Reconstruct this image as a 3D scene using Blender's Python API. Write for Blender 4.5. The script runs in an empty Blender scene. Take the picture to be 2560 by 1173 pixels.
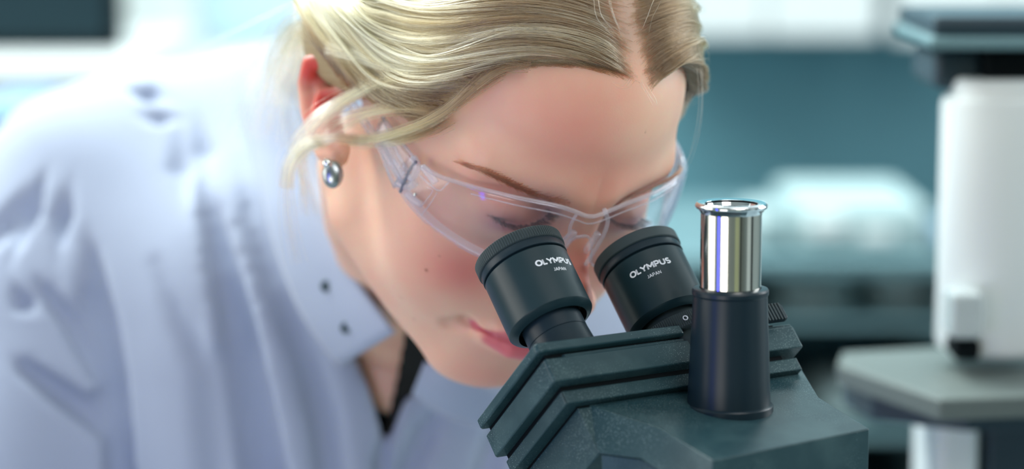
import bpy, math, random
import numpy as np
from mathutils import Vector, Matrix
random.seed(4); RNG = np.random.default_rng(4)
SC = bpy.context.scene; COL = SC.collection

# ------------------------------------------------------------------ camera, world, lights
PIT = math.radians(8.4); CAMZ = 1.5
FP, CX, CY = 6044.0, 1280.0, 586.5            # focal length and centre for a 2560 x 1173 image
cam = bpy.data.cameras.new('camera'); camo = bpy.data.objects.new('camera', cam); COL.objects.link(camo)
camo.location = (0, 0, CAMZ); camo.rotation_euler = (math.pi/2 - PIT, 0, 0)
cam.sensor_width = 36; cam.lens = FP/2560*36; cam.clip_start = .05
cam.dof.use_dof = True; cam.dof.focus_distance = 1.070; cam.dof.aperture_fstop = 3.0; cam.dof.aperture_blades = 9
SC.camera = camo
SC.cycles.transparent_max_bounces = 16
SC.view_settings.view_transform = 'Standard'; SC.view_settings.look = 'None'
SC.view_settings.gamma = 1; SC.view_settings.exposure = 0.0; SC.view_settings.use_curve_mapping = False
w = bpy.data.worlds.new('world'); SC.world = w; w.use_nodes = True
w.node_tree.nodes['Background'].inputs[0].default_value = (.80, .92, 1.0, 1)
w.node_tree.nodes['Background'].inputs[1].default_value = .35

def area(name, loc, target, sx, sy, power, col=(1, 1, 1)):
    l = bpy.data.lights.new(name, 'AREA'); l.shape = 'RECTANGLE'; l.size = sx; l.size_y = sy; l.energy = power; l.color = col
    o = bpy.data.objects.new(name, l); COL.objects.link(o); o.location = loc
    d = Vector(target) - Vector(loc); o.rotation_euler = d.to_track_quat('-Z', 'Y').to_euler(); return o
area('ceiling_panel_rear', (-.65, 2.0, 2.7), (-.1, 1.2, 1.4), 1.6, .9, 100, (.93, 1, .97))
area('ceiling_panel_front', (.5, .3, 2.72), (0, 1.1, 1.35), 1.4, .9, 9, (1, .97, .95))
area('window_daylight', (2.3, 2.0, 1.9), (.1, 1.15, 1.35), 1.4, 1.2, 40, (.92, .97, 1))
area('window_daylight_left', (-1.76, .80, 1.40), (-.1, 1.15, 1.35), 1.0, 1.5, 10.5, (1, .92, .82))
area('bounce_fill_light', (-.38, .22, 1.08), (-.02, 1.12, 1.32), .40, .35, 2.6, (1, .95, .90))  # added fill lamp standing in for light bounced off the table
area('window_daylight_back', (-2.2, 1.6, 1.9), (-.1, 1.15, 1.35), 1.2, 1.0, 10, (1, .98, .94))
area('face_fill_light', (.42, .38, 1.92), (.02, 1.08, 1.38), .40, .35, 2.5, (1, .95, .93))  # added fill lamp brightening the face from above
area('background_ceiling_panel', (.6, 3.0, 2.7), (.6, 3.3, .9), 2.4, .8, 22, (.9, 1, 1))
area('blue_streak_light', (-.385, .655, 1.26), (.09, 1.03, 1.30), .042, .42, .50, (.03, .03, 1))  # unseen blue strip, added for its streak in the steel tube

# ------------------------------------------------------------------ frames
cp, sp = math.cos(PIT), math.sin(PIT)
RW = np.array([[1, 0, 0], [0, sp, -cp], [0, cp, sp]])          # camera axes -> world axes
def c2w(p): return np.asarray(p, float) @ RW.T * .001 + np.array([0, 0, CAMZ])
def w2c(p): return (np.asarray(p, float) - np.array([0, 0, CAMZ])) @ RW * 1000
def wdir(v): return np.asarray(v, float) @ RW
def U(x, y, d): return np.array([(x-CX)/FP*d, (CY-y)/FP*d, -d])  # pixel at depth d (mm) -> camera frame mm
def ray(x, y): return np.array([(x-CX)/FP, (CY-y)/FP, -1.0])
def PX(p): p = np.asarray(p); return CX + FP*p[..., 0]/-p[..., 2], CY - FP*p[..., 1]/-p[..., 2]
HX = np.array((-.8638, -.0072, .5038)); HY = np.array((.3753, -.6763, .6338)); HZ = np.array((.3362, .7366, .5869))
HR = np.stack([HX/np.linalg.norm(HX), HY/np.linalg.norm(HY), HZ/np.linalg.norm(HZ)], 1); HS = 1.004
HT = np.array((-13.0, 49.7, -1190.0))
def h2c(p): return np.asarray(p, float)*HS @ HR.T + HT            # head frame (x right, y forward, z up)
def c2h(p): return (np.asarray(p, float) - HT) @ HR / HS

# ------------------------------------------------------------------ materials
def mat(name, col, rough=.5, metal=0, coat=0, spec=.5, noise=None, bump=None, sss=0, trans=0, ior=1.45, sheen=0, emit=None):
    m = bpy.data.materials.new(name); m.use_nodes = True; nt = m.node_tree; b = nt.nodes['Principled BSDF']
    b.inputs['Base Color'].default_value = (*col, 1); b.inputs['Roughness'].default_value = rough
    b.inputs['Metallic'].default_value = metal; b.inputs['Coat Weight'].default_value = coat
    b.inputs['Specular IOR Level'].default_value = spec; b.inputs['IOR'].default_value = ior
    b.inputs['Transmission Weight'].default_value = trans; b.inputs['Sheen Weight'].default_value = sheen
    if sss:
        b.inputs['Subsurface Weight'].default_value = sss; b.inputs['Subsurface Radius'].default_value = (1, .35, .2)
        b.inputs['Subsurface Scale'].default_value = .006
    if emit: b.inputs['Emission Color'].default_value = (*emit[0], 1); b.inputs['Emission Strength'].default_value = emit[1]
    if noise:                                                    # (scale, amount) gentle colour variation
        tc = nt.nodes.new('ShaderNodeTexCoord'); n = nt.nodes.new('ShaderNodeTexNoise'); n.inputs['Scale'].default_value = noise[0]
        n.inputs['Detail'].default_value = 6
        mx = nt.nodes.new('ShaderNodeMix'); mx.data_type = 'RGBA'
        mx.inputs['A'].default_value = (*[c*(1-noise[1]) for c in col], 1); mx.inputs['B'].default_value = (*[min(1, c*(1+noise[1])) for c in col], 1)
        nt.links.new(tc.outputs['Object'], n.inputs['Vector']); nt.links.new(n.outputs['Fac'], mx.inputs['Factor']); nt.links.new(mx.outputs['Result'], b.inputs['Base Color'])
    if bump:                                                     # (scale, strength, distance)
        tc = nt.nodes.new('ShaderNodeTexCoord'); n = nt.nodes.new('ShaderNodeTexNoise'); n.inputs['Scale'].default_value = bump[0]
        n.inputs['Detail'].default_value = 4
        bp = nt.nodes.new('ShaderNodeBump'); bp.inputs['Strength'].default_value = bump[1]; bp.inputs['Distance'].default_value = bump[2]
        nt.links.new(tc.outputs['Object'], n.inputs['Vector']); nt.links.new(n.outputs['Fac'], bp.inputs['Height']); nt.links.new(bp.outputs['Normal'], b.inputs['Normal'])
    return m
def dusty(name, col, rough):                                     # black enamel sprinkled with pale dust specks and smudges
    m = mat(name, col, rough, spec=.38, bump=(2600, .22, .0002)); nt = m.node_tree; b = nt.nodes['Principled BSDF']
    tc = nt.nodes.new('ShaderNodeTexCoord'); last = (*col, 1)
    def layer(prev, fac, c):
        mx = nt.nodes.new('ShaderNodeMix'); mx.data_type = 'RGBA'; nt.links.new(fac, mx.inputs['Factor']); mx.inputs['B'].default_value = (*c, 1)
        if isinstance(prev, tuple): mx.inputs['A'].default_value = prev
        else: nt.links.new(prev, mx.inputs['A'])
        return mx.outputs['Result']
    def rng(src, a, b_, c=0, d=1):
        r = nt.nodes.new('ShaderNodeMapRange'); r.inputs[1].default_value = a; r.inputs[2].default_value = b_; r.inputs[3].default_value = c; r.inputs[4].default_value = d; nt.links.new(src, r.inputs[0]); return r.outputs[0]
    def noise(sc, d=5): n = nt.nodes.new('ShaderNodeTexNoise'); n.inputs['Scale'].default_value = sc; n.inputs['Detail'].default_value = d; nt.links.new(tc.outputs['Object'], n.inputs['Vector']); return n.outputs['Fac']
    def mul(a, b_): u = nt.nodes.new('ShaderNodeMath'); u.operation = 'MULTIPLY'; nt.links.new(a, u.inputs[0]); nt.links.new(b_, u.inputs[1]); return u.outputs[0]
    last = layer(last, rng(noise(55), .45, .75, 0, .35), (.075, .14, .15))
    for sc, th, amt, msk in ((1300, .24, .8, 22), (480, .08, .95, 30)):
        v = nt.nodes.new('ShaderNodeTexVoronoi'); v.inputs['Scale'].default_value = sc; nt.links.new(tc.outputs['Object'], v.inputs['Vector'])
        last = layer(last, mul(rng(v.outputs['Distance'], th, th*.5, 0, amt), rng(noise(msk), .42, .58)), (.34, .46, .47))
    nt.links.new(last, b.inputs['Base Color']); return m
M = dict(
  enamel=dusty('black_enamel', (.015, .048, .060), .38), eyepiece=mat('eyepiece_black', (.008, .026, .034), .33, spec=.45, noise=(40, .15)),
  rubber=mat('black_rubber', (.022, .040, .046), .6), tube=mat('satin_black', (.009, .022, .032), .34, spec=.3),
  chrome=mat('brushed_steel', (.78, .77, .72), .13, 1, noise=(60, .05)), chromehi=mat('polished_steel', (.85, .88, .9), .08, 1),
  letter=mat('white_print', (.75, .80, .86), .5), white=mat('white_enamel', (.78, .84, .85), .35), dark=mat('dark_teal_paint', (.02, .045, .065), .4),
  teal=mat('teal_paint', (.15, .36, .43), .6, noise=(2, .1)), wallp=mat('pale_wall_paint', (.72, .80, .80), .8, noise=(1.2, .04)),
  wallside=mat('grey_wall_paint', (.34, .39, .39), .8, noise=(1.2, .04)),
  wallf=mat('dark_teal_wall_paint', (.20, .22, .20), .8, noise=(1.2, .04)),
  floorm=mat('grey_vinyl', (.30, .36, .38), .5, noise=(3, .08)), ceil=mat('white_ceiling', (.8, .82, .82), .9, noise=(3, .02)),
  bench=mat('grey_bench_laminate', (.22, .30, .33), .5, noise=(6, .08)), steelg=mat('grey_stage_metal', (.115, .145, .14), .5, .0),
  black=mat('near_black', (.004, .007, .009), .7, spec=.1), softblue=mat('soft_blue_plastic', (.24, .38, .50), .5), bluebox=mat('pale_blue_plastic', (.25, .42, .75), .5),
  greyp=mat('grey_plastic', (.13, .24, .27), .5), tealbox=mat('teal_grey_plastic', (.42, .66, .70), .5), papers=mat('pale_plastic', (.40, .54, .56), .6), clearish=mat('frosted_plastic', (.62, .70, .72), .25, trans=.3),
  shirt=mat('black_shirt', (.010, .012, .010), .9), snap=mat('dark_snap', (.03, .06, .07), .35, .6),
)

# ------------------------------------------------------------------ building helpers
def mesh_obj(name, V, F, m, parent=None, smooth=True, bevel=0, auto=None, frame='cam'):
    W = c2w(V) if frame == 'cam' else np.asarray(V, float)
    org = np.array(parent.matrix_world.translation) if parent else W.mean(0)
    if parent is None: org = np.array([W[:, 0].mean(), W[:, 1].mean(), W[:, 2].min()])
    else:
        org = np.zeros(3); p = parent
        while p: org = org + np.array(p.location); p = p.parent
    me = bpy.data.meshes.new(name)
    Fl = F.tolist() if isinstance(F, np.ndarray) else F
    me.from_pydata((W-org).tolist(), [], Fl); me.materials.append(m)
    o = bpy.data.objects.new(name, me); COL.objects.link(o)
    if parent: o.parent = parent
    else: o.location = org
    me.polygons.foreach_set('use_smooth', [smooth]*len(me.polygons))
    if bevel:
        b = o.modifiers.new('bevel', 'BEVEL'); b.width = bevel*.001; b.segments = 3; b.limit_method = 'ANGLE'; b.angle_limit = .5; b.harden_normals = True
    elif auto:
        import bmesh
        bm = bmesh.new(); bm.from_mesh(me)
        for e in bm.edges:
            if len(e.link_faces) == 2 and e.calc_face_angle(0) > auto: e.smooth = False
        bm.to_mesh(me); bm.free()
    return o
def tag(o, label=None, cat=None, group=None, kind=None):
    for k, v in (('label', label), ('category', cat), ('group', group), ('kind', kind)):
        if v: o[k] = v
    return o
def thing(name, base_w, label, cat, group=None):
    o = bpy.data.objects.new(name, None); COL.objects.link(o); o.location = tuple(float(a) for a in base_w); o.empty_display_size = .02
    return tag(o, label, cat, group)
class MB:
    def __init__(s): s.V = []; s.F = []; s.n = 0
    def add(s, V, F):
        s.V.append(np.asarray(V, float)); s.F += [[i+s.n for i in f] for f in (F.tolist() if isinstance(F, np.ndarray) else F)]; s.n += len(V); return s
    def box(s, o, ax, lo, hi):                                   # box in an arbitrary frame: origin o, axes ax (3 rows)
        ax = np.asarray(ax, float); P = []
        for k in range(8):
            c = [(hi if k >> j & 1 else lo)[j] for j in range(3)]; P.append(np.asarray(o)+c[0]*ax[0]+c[1]*ax[1]+c[2]*ax[2])
        F = [[0, 2, 3, 1], [4, 5, 7, 6], [0, 1, 5, 4], [2, 6, 7, 3], [0, 4, 6, 2], [1, 3, 7, 5]]
        if np.linalg.det(ax) < 0: F = [f[::-1] for f in F]
        return s.add(P, F)
    def lathe(s, o, ax, prof, n=96, cap=True, ripple=None):      # revolve (t, r) along ax from o
        ax = np.asarray(ax, float)/np.linalg.norm(ax); a = np.cross(ax, (0, 0, 1)); 
        if np.linalg.norm(a) < 1e-3: a = np.cross(ax, (1, 0, 0))
        a /= np.linalg.norm(a); b = np.cross(ax, a); th = np.arange(n)/n*2*np.pi; P = []
        for i, (t, r) in enumerate(prof):
            rr = np.full(n, float(r))
            if ripple and ripple[0] <= i <= ripple[1]: rr = rr + np.where(np.arange(n) % 4 < 2, 0, -ripple[2])
            P.append(np.asarray(o)+t*ax+rr[:, None]*(np.cos(th)[:, None]*a+np.sin(th)[:, None]*b))
        F = []
        for i in range(len(prof)-1):
            for j in range(n): k = (j+1) % n; F.append([i*n+j, i*n+k, (i+1)*n+k, (i+1)*n+j])
        if cap: F.append(list(range(n))[::-1]); F.append([(len(prof)-1)*n+j for j in range(n)])
        return s.add(np.concatenate(P), F)
    def prism(s, top, bot):                                      # two matching polygons
        n = len(top); F = [list(range(n)), list(range(2*n-1, n-1, -1))]
        for j in range(n): k = (j+1) % n; F.append([j, n+j, n+k, k])
        return s.add(list(top)+list(bot), F)
    def tube(s, pts, r, n=10, cap=True, flat=None):
        pts = np.asarray(pts, float); m = len(pts); r = np.broadcast_to(np.asarray(r, float), (m,)); T = np.gradient(pts, axis=0); T /= np.linalg.norm(T, axis=1)[:, None]
        a = np.cross(T[0], (0, 0, 1.0)); a = a if np.linalg.norm(a) > .05 else np.cross(T[0], (1.0, 0, 0)); a /= np.linalg.norm(a); P = []
        th = np.arange(n)/n*2*np.pi
        for i in range(m):
            a = a - T[i]*(a@T[i]); a /= np.linalg.norm(a); b = np.cross(T[i], a)
            if flat is not None:                                   # elliptical: flat = (normal array, width factor)
                nn = flat[0][i]-T[i]*(flat[0][i]@T[i]); nn /= np.linalg.norm(nn); bb = np.cross(T[i], nn)
                P.append(pts[i]+r[i]*(np.cos(th)[:, None]*nn+flat[1]*np.sin(th)[:, None]*bb))
            else: P.append(pts[i]+r[i]*(np.cos(th)[:, None]*a+np.sin(th)[:, None]*b))
        F = []
        for i in range(m-1):
            for j in range(n): k = (j+1) % n; F.append([i*n+j, i*n+k, (i+1)*n+k, (i+1)*n+j])
        if cap: F.append(list(range(n))[::-1]); F.append([(m-1)*n+j for j in range(n)])
        return s.add(np.concatenate(P), F)
    def build(s, name, m, parent=None, **k):
        return mesh_obj(name, np.concatenate(s.V), s.F, m, parent, **k)
def smoothpoly(P, n):                                            # Catmull-Rom resample
    P = np.asarray(P, float); Q = np.vstack([2*P[0]-P[1], P, 2*P[-1]-P[-2]]); m = len(P)-1
    t = np.linspace(0, m-1e-9, n); i = t.astype(int); f = (t-i)[:, None]
    a, b, c, d = Q[i], Q[i+1], Q[i+2], Q[i+3]
    return .5*(2*b+(c-a)*f+(2*a-5*b+4*c-d)*f**2+(3*b-a-3*c+d)*f**3)
def resample(P, n):
    P = smoothpoly(P, 80); s = np.r_[0, np.cumsum(np.linalg.norm(np.diff(P, axis=0), axis=1))]; t = np.linspace(0, s[-1], n)
    return np.stack([np.interp(t, s, P[:, j]) for j in range(P.shape[1])], 1)

# signed-distance modelling: smooth primitives, surface nets, projection onto the surface
def ell(p, c, r):
    q = (p-np.asarray(c, np.float32))/np.asarray(r, np.float32); k0 = np.sqrt((q*q).sum(-1))+1e-6; q2 = q/np.asarray(r, np.float32); k1 = np.sqrt((q2*q2).sum(-1))+1e-9
    return k0*(k0-1)/k1
def sph(p, c, r): return np.sqrt(((p-np.asarray(c, np.float32))**2).sum(-1))-r
def cap(p, a, b, ra, rb=None):
    a = np.asarray(a, np.float32); b = np.asarray(b, np.float32); rb = ra if rb is None else rb; ab = b-a
    t = np.clip(((p-a)@ab)/(ab@ab+1e-9), 0, 1); return np.sqrt(((p-a-t[..., None]*ab)**2).sum(-1))-(ra+(rb-ra)*t)
def chain(p, pts, rs):
    d = None
    for i in range(len(pts)-1):
        e = cap(p, pts[i], pts[i+1], rs[i], rs[i+1]); d = e if d is None else np.minimum(d, e)
    return d
def smin(a, b, k): h = np.maximum(k-np.abs(a-b), 0)/k; return np.minimum(a, b)-h*h*k*.25
def smax(a, b, k): return -smin(-a, -b, k)
def nets(f, lo, hi, h):
    lo = np.asarray(lo, float); n = np.ceil((np.asarray(hi)-lo)/h).astype(int)+1
    xs = [(lo[i]+h*np.arange(n[i])).astype(np.float32) for i in range(3)]
    G = np.empty(n, np.float32)
    for i in range(0, n[0], 12):
        X, Y, Z = np.meshgrid(xs[0][i:i+12], xs[1], xs[2], indexing='ij'); G[i:i+12] = f(np.stack([X, Y, Z], -1).reshape(-1, 3)).reshape(X.shape)
    S = G < 0; c = S[:-1, :-1, :-1].astype(np.int8)
    tot = sum(S[a:n[0]-1+a, b:n[1]-1+b, d:n[2]-1+d].astype(np.int8) for a in (0, 1) for b in (0, 1) for d in (0, 1))
    act = (tot > 0) & (tot < 8); idx = np.full(act.shape, -1, np.int64); I = np.argwhere(act); idx[act] = np.arange(len(I))
    acc = np.zeros((len(I), 3)); cnt = np.zeros(len(I)); cor = [(a, b, d) for a in (0, 1) for b in (0, 1) for d in (0, 1)]
    for u in range(8):
        for v in range(u+1, 8):
            du = np.subtract(cor[v], cor[u])
            if np.abs(du).sum() != 1: continue
            A = G[tuple((I+cor[u]).T)]; B = G[tuple((I+cor[v]).T)]; m = (A < 0) != (B < 0); t = np.where(m, A/(A-B+1e-12), 0)
            acc += np.where(m[:, None], np.asarray(cor[u])+t[:, None]*du, 0); cnt += m
    V = lo+h*(I+acc/np.maximum(cnt, 1)[:, None]); Fs = []
    for ax in range(3):
        b, c = (ax+1) % 3, (ax+2) % 3
        s0 = [slice(1, n[k]-1) for k in range(3)]; s0[ax] = slice(0, n[ax]-1); s1 = list(s0); s1[ax] = slice(1, n[ax])
        e = S[tuple(s0)] != S[tuple(s1)]; fl = S[tuple(s0)][e]; E = np.argwhere(e); 
        off = np.zeros(3, int); off[b] = 1; off[c] = 1; E = E+off
        def at(db, dc): Q = E.copy(); Q[:, b] += db; Q[:, c] += dc; return idx[tuple(Q.T)]
        q = np.stack([at(-1, -1), at(0, -1), at(0, 0), at(-1, 0)], 1); q[~fl] = q[~fl][:, ::-1]; Fs.append(q)
    F = np.concatenate(Fs); return V, F[(F >= 0).all(1)]
def subdiv(V, F):
    E = np.concatenate([F[:, [0, 1]], F[:, [1, 2]], F[:, [2, 3]], F[:, [3, 0]]]); Es = np.sort(E, 1); key = Es[:, 0]*len(V)+Es[:, 1]
    uk, inv = np.unique(key, return_inverse=True); ea, eb = uk//len(V), uk % len(V); nV = len(V); nE = len(uk); m = len(F)
    VV = np.concatenate([V, (V[ea]+V[eb])/2, V[F].mean(1)]); e = inv.reshape(4, m)+nV; cidx = nV+nE+np.arange(m); out = []
    for k in range(4): out.append(np.stack([F[:, k], e[k], cidx, e[(k+3) % 4]], 1))
    return VV, np.concatenate(out)
def grad(f, V, e=.3):
    g = np.zeros_like(V)
    for k in range(3): d = np.zeros(3); d[k] = e; g[:, k] = (f((V+d).astype(np.float32)).astype(float)-f((V-d).astype(np.float32)))/(2*e)
    return g
def project(f, V, it=2, lim=2.0):
    V = V.copy()
    for _ in range(it):
        g = grad(f, V); d = f(V.astype(np.float32)).astype(float)
        V -= np.clip(d/np.maximum((g*g).sum(1), .2), -lim, lim)[:, None]*g
    return V
def relax(V, F, it=2, w=.5):
    for _ in range(it):
        acc = np.zeros_like(V); cnt = np.zeros(len(V))
        for a, b in ((0, 1), (1, 2), (2, 3), (3, 0)):
            for i, j in ((a, b), (b, a)):
                acc += np.stack([np.bincount(F[:, i], V[F[:, j], k], len(V)) for k in range(3)], 1); cnt += np.bincount(F[:, i], minlength=len(V))
        V = V*(1-w)+w*acc/np.maximum(cnt, 1)[:, None]
    return V
def cast(f, pix, d0=950, d1=1500, tocam=lambda p: p):            # first hit of pixel rays with f (given in camera frame)
    pix = np.atleast_2d(np.asarray(pix, float)); R = np.stack([(pix[:, 0]-CX)/FP, (CY-pix[:, 1])/FP, -np.ones(len(pix))], 1)
    t = np.full(len(pix), float(d0)); best = np.full(len(pix), 1e9); bt = t.copy()
    for _ in range(90):
        d = f((R*t[:, None]).astype(np.float32)).astype(float); m = np.abs(d) < best; best[m] = np.abs(d)[m]; bt[m] = t[m]
        t = np.minimum(t+np.where(np.abs(d) < .02, 0, d*.8), d1)
    return R*bt[:, None]                                         # a ray that misses gets its nearest approach
def text_mesh(txt, size, bold=.17, wide=1.0):                    # block capitals drawn as broad strokes, baseline at 0, centred
    a = lambda cx, cy, rx, ry, d0, d1, n=14: [(cx+rx*math.cos(math.radians(d)), cy+ry*math.sin(math.radians(d))) for d in np.linspace(d0, d1, n)]
    GL = {'O': (.92, [a(.46, .5, .40, .42, 0, 360, 28)]), 'L': (.62, [[(.1, .92), (.1, .08), (.6, .08)]]), 'Y': (.84, [[(.02, .95), (.42, .48), (.82, .95)], [(.42, .5), (.42, 0)]]),
          'M': (1.04, [[(.1, 0), (.1, .92), (.52, .30), (.94, .92), (.94, 0)]]), 'P': (.72, [[(.1, 0), (.1, .92), (.42, .92)]+a(.42, .68, .22, .24, 90, -90)[1:]+[(.1, .44)]]),
          'U': (.86, [[(.1, .97), (.1, .38)]+a(.43, .38, .33, .32, 180, 360)+[(.76, .97)]]), 'S': (.74, [a(.38, .70, .26, .22, 35, 250)[:-1]+a(.38, .28, .28, .22, 110, -145)]),
          'J': (.56, [[(.42, .97), (.42, .3)]+a(.24, .28, .18, .22, 0, -150)]), 'A': (.88, [[(.04, 0), (.44, .94), (.84, 0)], [(.2, .28), (.68, .28)]]), 'N': (.88, [[(.1, 0), (.1, .92), (.76, .06), (.76, .97)]]),
          'B': (.76, [[(.1, .5), (.1, .92), (.40, .92)]+a(.40, .71, .20, .21, 90, -90)+[(.1, .5)], [(.1, .5), (.1, .06), (.42, .06)]+a(.42, .28, .24, .22, -90, 90)+[(.1, .5)]]), 'E': (.66, [[(.62, .92), (.1, .92), (.1, .08), (.62, .08)], [(.1, .5), (.55, .5)]])}
    V = []; F = []; x = 0; w = bold/2
    for ch in txt:
        adv, st = GL[ch]
        for s_ in st:
            P = [np.array(s_[0])]
            for q in s_[1:]:
                q = np.array(q); k = max(1, int(np.linalg.norm(q-P[-1])/.15)); p0 = P[-1]; P += [p0+(q-p0)*(j+1)/k for j in range(k)]
            P = np.array(P)
            for j in range(len(P)-1):
                d = P[j+1]-P[j]; L = np.linalg.norm(d); d = d/max(L, 1e-9); nrm = np.array([-d[1], d[0]])*w; e0 = d*(w*.55 if j else 0); e1_ = d*(w*.55 if j < len(P)-2 else 0); b = len(V)
                for c in (P[j]-e0+nrm, P[j]-e0-nrm, P[j+1]+e1_-nrm, P[j+1]+e1_+nrm): V.append((c[0]*wide+x, c[1], 0))
                F.append([b, b+1, b+2, b+3])
        x += adv*wide+.10
    V = np.array(V); V[:, 0] -= (x-.1)/2; return V*size*.72, F

# ------------------------------------------------------------------ the person: head, neck and chest as one surface
def seg(h): return np.array(h, np.float32)
NB = [c2h(U(1120, 440, 1222)), c2h(U(1045, 620, 1290)), c2h(U(1012, 800, 1345)), c2h(U(980, 1150, 1402))]
NK = [c2h(U(930, 415, 1200)), c2h(U(935, 540, 1246)), c2h(U(1060, 760, 1335))]
EAR = [c2h(U(x, y, d)) for x, y, d in ((866, 235, 1150), (852, 188, 1150), (818, 152, 1152), (776, 158, 1156), (762, 210, 1160), (768, 275, 1160), (786, 335, 1157), (812, 378, 1152), (845, 392, 1148))]
EARIN = [c2h(U(x, y, d)) for x, y, d in ((850, 225, 1150), (806, 232, 1154), (792, 285, 1154), (812, 340, 1150), (858, 372, 1146))]
def f_head(p):
    p = np.asarray(p, np.float32); a = p.copy(); a[..., 0] = np.where(a[..., 0] < 0, -1.045, 1)*a[..., 0]
    d = ell(a, (0, -8, 48), (73, 92, 80))
    d = smin(d, ell(a, (0, 28, 62), (59, 62, 54)), 30)            # forehead
    d = smin(d, ell(a, (0, 28, -4), (61, 58, 66)), 30)            # mid face
    d = smin(d, sph(a, (40, 56, -4), 21), 26)                     # cheekbone
    d = smin(d, sph(a, (34, 54, -34), 25), 26)                    # cheek
    d = smin(d, cap(a, (57, 8, -47), (19, 68, -76), 14, 14), 24)  # jaw
    d = smin(d, ell(a, (0, 76, -77), (19, 17, 15)), 20)           # chin
    d = smin(d, ell(a, (0, 64, -44), (33, 34, 26)), 22)           # mouth mound
    d = smin(d, cap(a, (8, 86, 41), (46, 70, 44), 9, 8), 16)      # brow ridge
    d = smax(d, -ell(a, (32, 95, 25), (19, 13, 12)), 16)          # eye socket
    d = smin(d, cap(a, (0, 86, 34), (0, 110, -2), 6.5, 7.5), 15)  # nose bridge
    d = smin(d, sph(a, (0, 113, -8), 9.5), 10)
    d = smin(d, ell(a, (12.5, 103, -13), (7.5, 10, 7)), 8)        # wings of the nose
    d = smax(d, -cap(a, (6, 108, -22), (6, 100, -12), 3.6, 3), 3) # nostrils
    d = smin(d, ell(a, (31, 75, 23), (16, 14, 13.5)), 8)          # closed lid over the eyeball
    lid = np.array([(12, 85, 28), (20, 89.5, 25), (28, 90.5, 23), (35, 89, 22), (42, 84, 22)], np.float32)
    d = smax(d, -(chain(a, lid, [.5, .8, 1.0, .9, .4])), 1.6)     # slit between the lids
    cr = np.array([(13, 87, 33), (22, 91, 37.5), (34, 89, 36.5), (45, 80, 31)], np.float32)
    d = smax(d, -(chain(a, cr, [.4, .9, .9, .4])), 3)             # crease above the lid
    up = np.array([(0, 101, -37.5), (7, 100.5, -36.5), (17, 94.5, -40.5), (27.5, 82.5, -45)], np.float32)
    lo = np.array([(0, 99.5, -49), (9, 98, -48.6), (19, 90.5, -47.5), (27.5, 81.5, -45.5)], np.float32)
    d = smin(d, chain(a, up, [4.6, 4.6, 3.4, 1.2]), 5); d = smin(d, chain(a, lo, [6.4, 6.2, 4.6, 1.2]), 5)
    gr = np.array([(0, 106.5, -42.5), (9, 104, -42), (19, 96.5, -43.3), (29.5, 83.5, -45)], np.float32)
    d = smax(d, -chain(a, gr, [1.1, 1.1, 1.0, .9]), 2.4)          # the line of the mouth
    d = smax(d, -cap(a, (31, 86, -45), (36, 82, -50), 2.4, .6), 8)                 # corner dimple
    d = smin(d, chain(p, [seg(q) for q in NB], [43, 40, 44, 85]), 16)
    d = smin(d, chain(p, [seg(q) for q in NK], [27, 26, 32]), 14)
    # near ear (with its rim, folds and lobe)
    e = chain(p, [seg(q) for q in EAR], [2.6, 3.4, 4.0, 4.0, 3.6, 3.4, 3.6, 4.8, 5.0])
    e = smin(e, chain(p, [seg(q) for q in EARIN], [2.2, 2.6, 2.8, 3.0, 3.2]), 3)
    pan = c2h(U(812, 262, 1160)); ax = HR.T
    q = p-seg(pan); e = smin(e, cap(p, c2h(U(812, 215, 1162)), c2h(U(825, 330, 1160)), 6.5, 6.5), 5)
    e = smax(e, -sph(p, c2h(U(835, 305, 1146)), 5), 3)
    d = smin(d, e, 5)
    m = ell(p-seg((-75, -4, -2)), (0, 0, 0), (5, 15, 28)); d = smin(d, m, 6)   # far ear
    return d
V, F = nets(f_head, (-92, -112, -200), (100, 128, 142), 2.0)
V = relax(V, F, 1, .4); V, F = subdiv(V, F); V = project(f_head, V, 2)
hv = V
V = relax(V, F, 1, .5)
HEAD_V = V; Vc = h2c(V)
def attr(me, name, vals):
    a = me.attributes.new(name, 'FLOAT', 'POINT'); a.data.foreach_set('value', np.asarray(vals, np.float32))
def gauss(p, c, r): return np.exp(-(((p-np.asarray(c))/np.asarray(r))**2).sum(-1))

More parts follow.
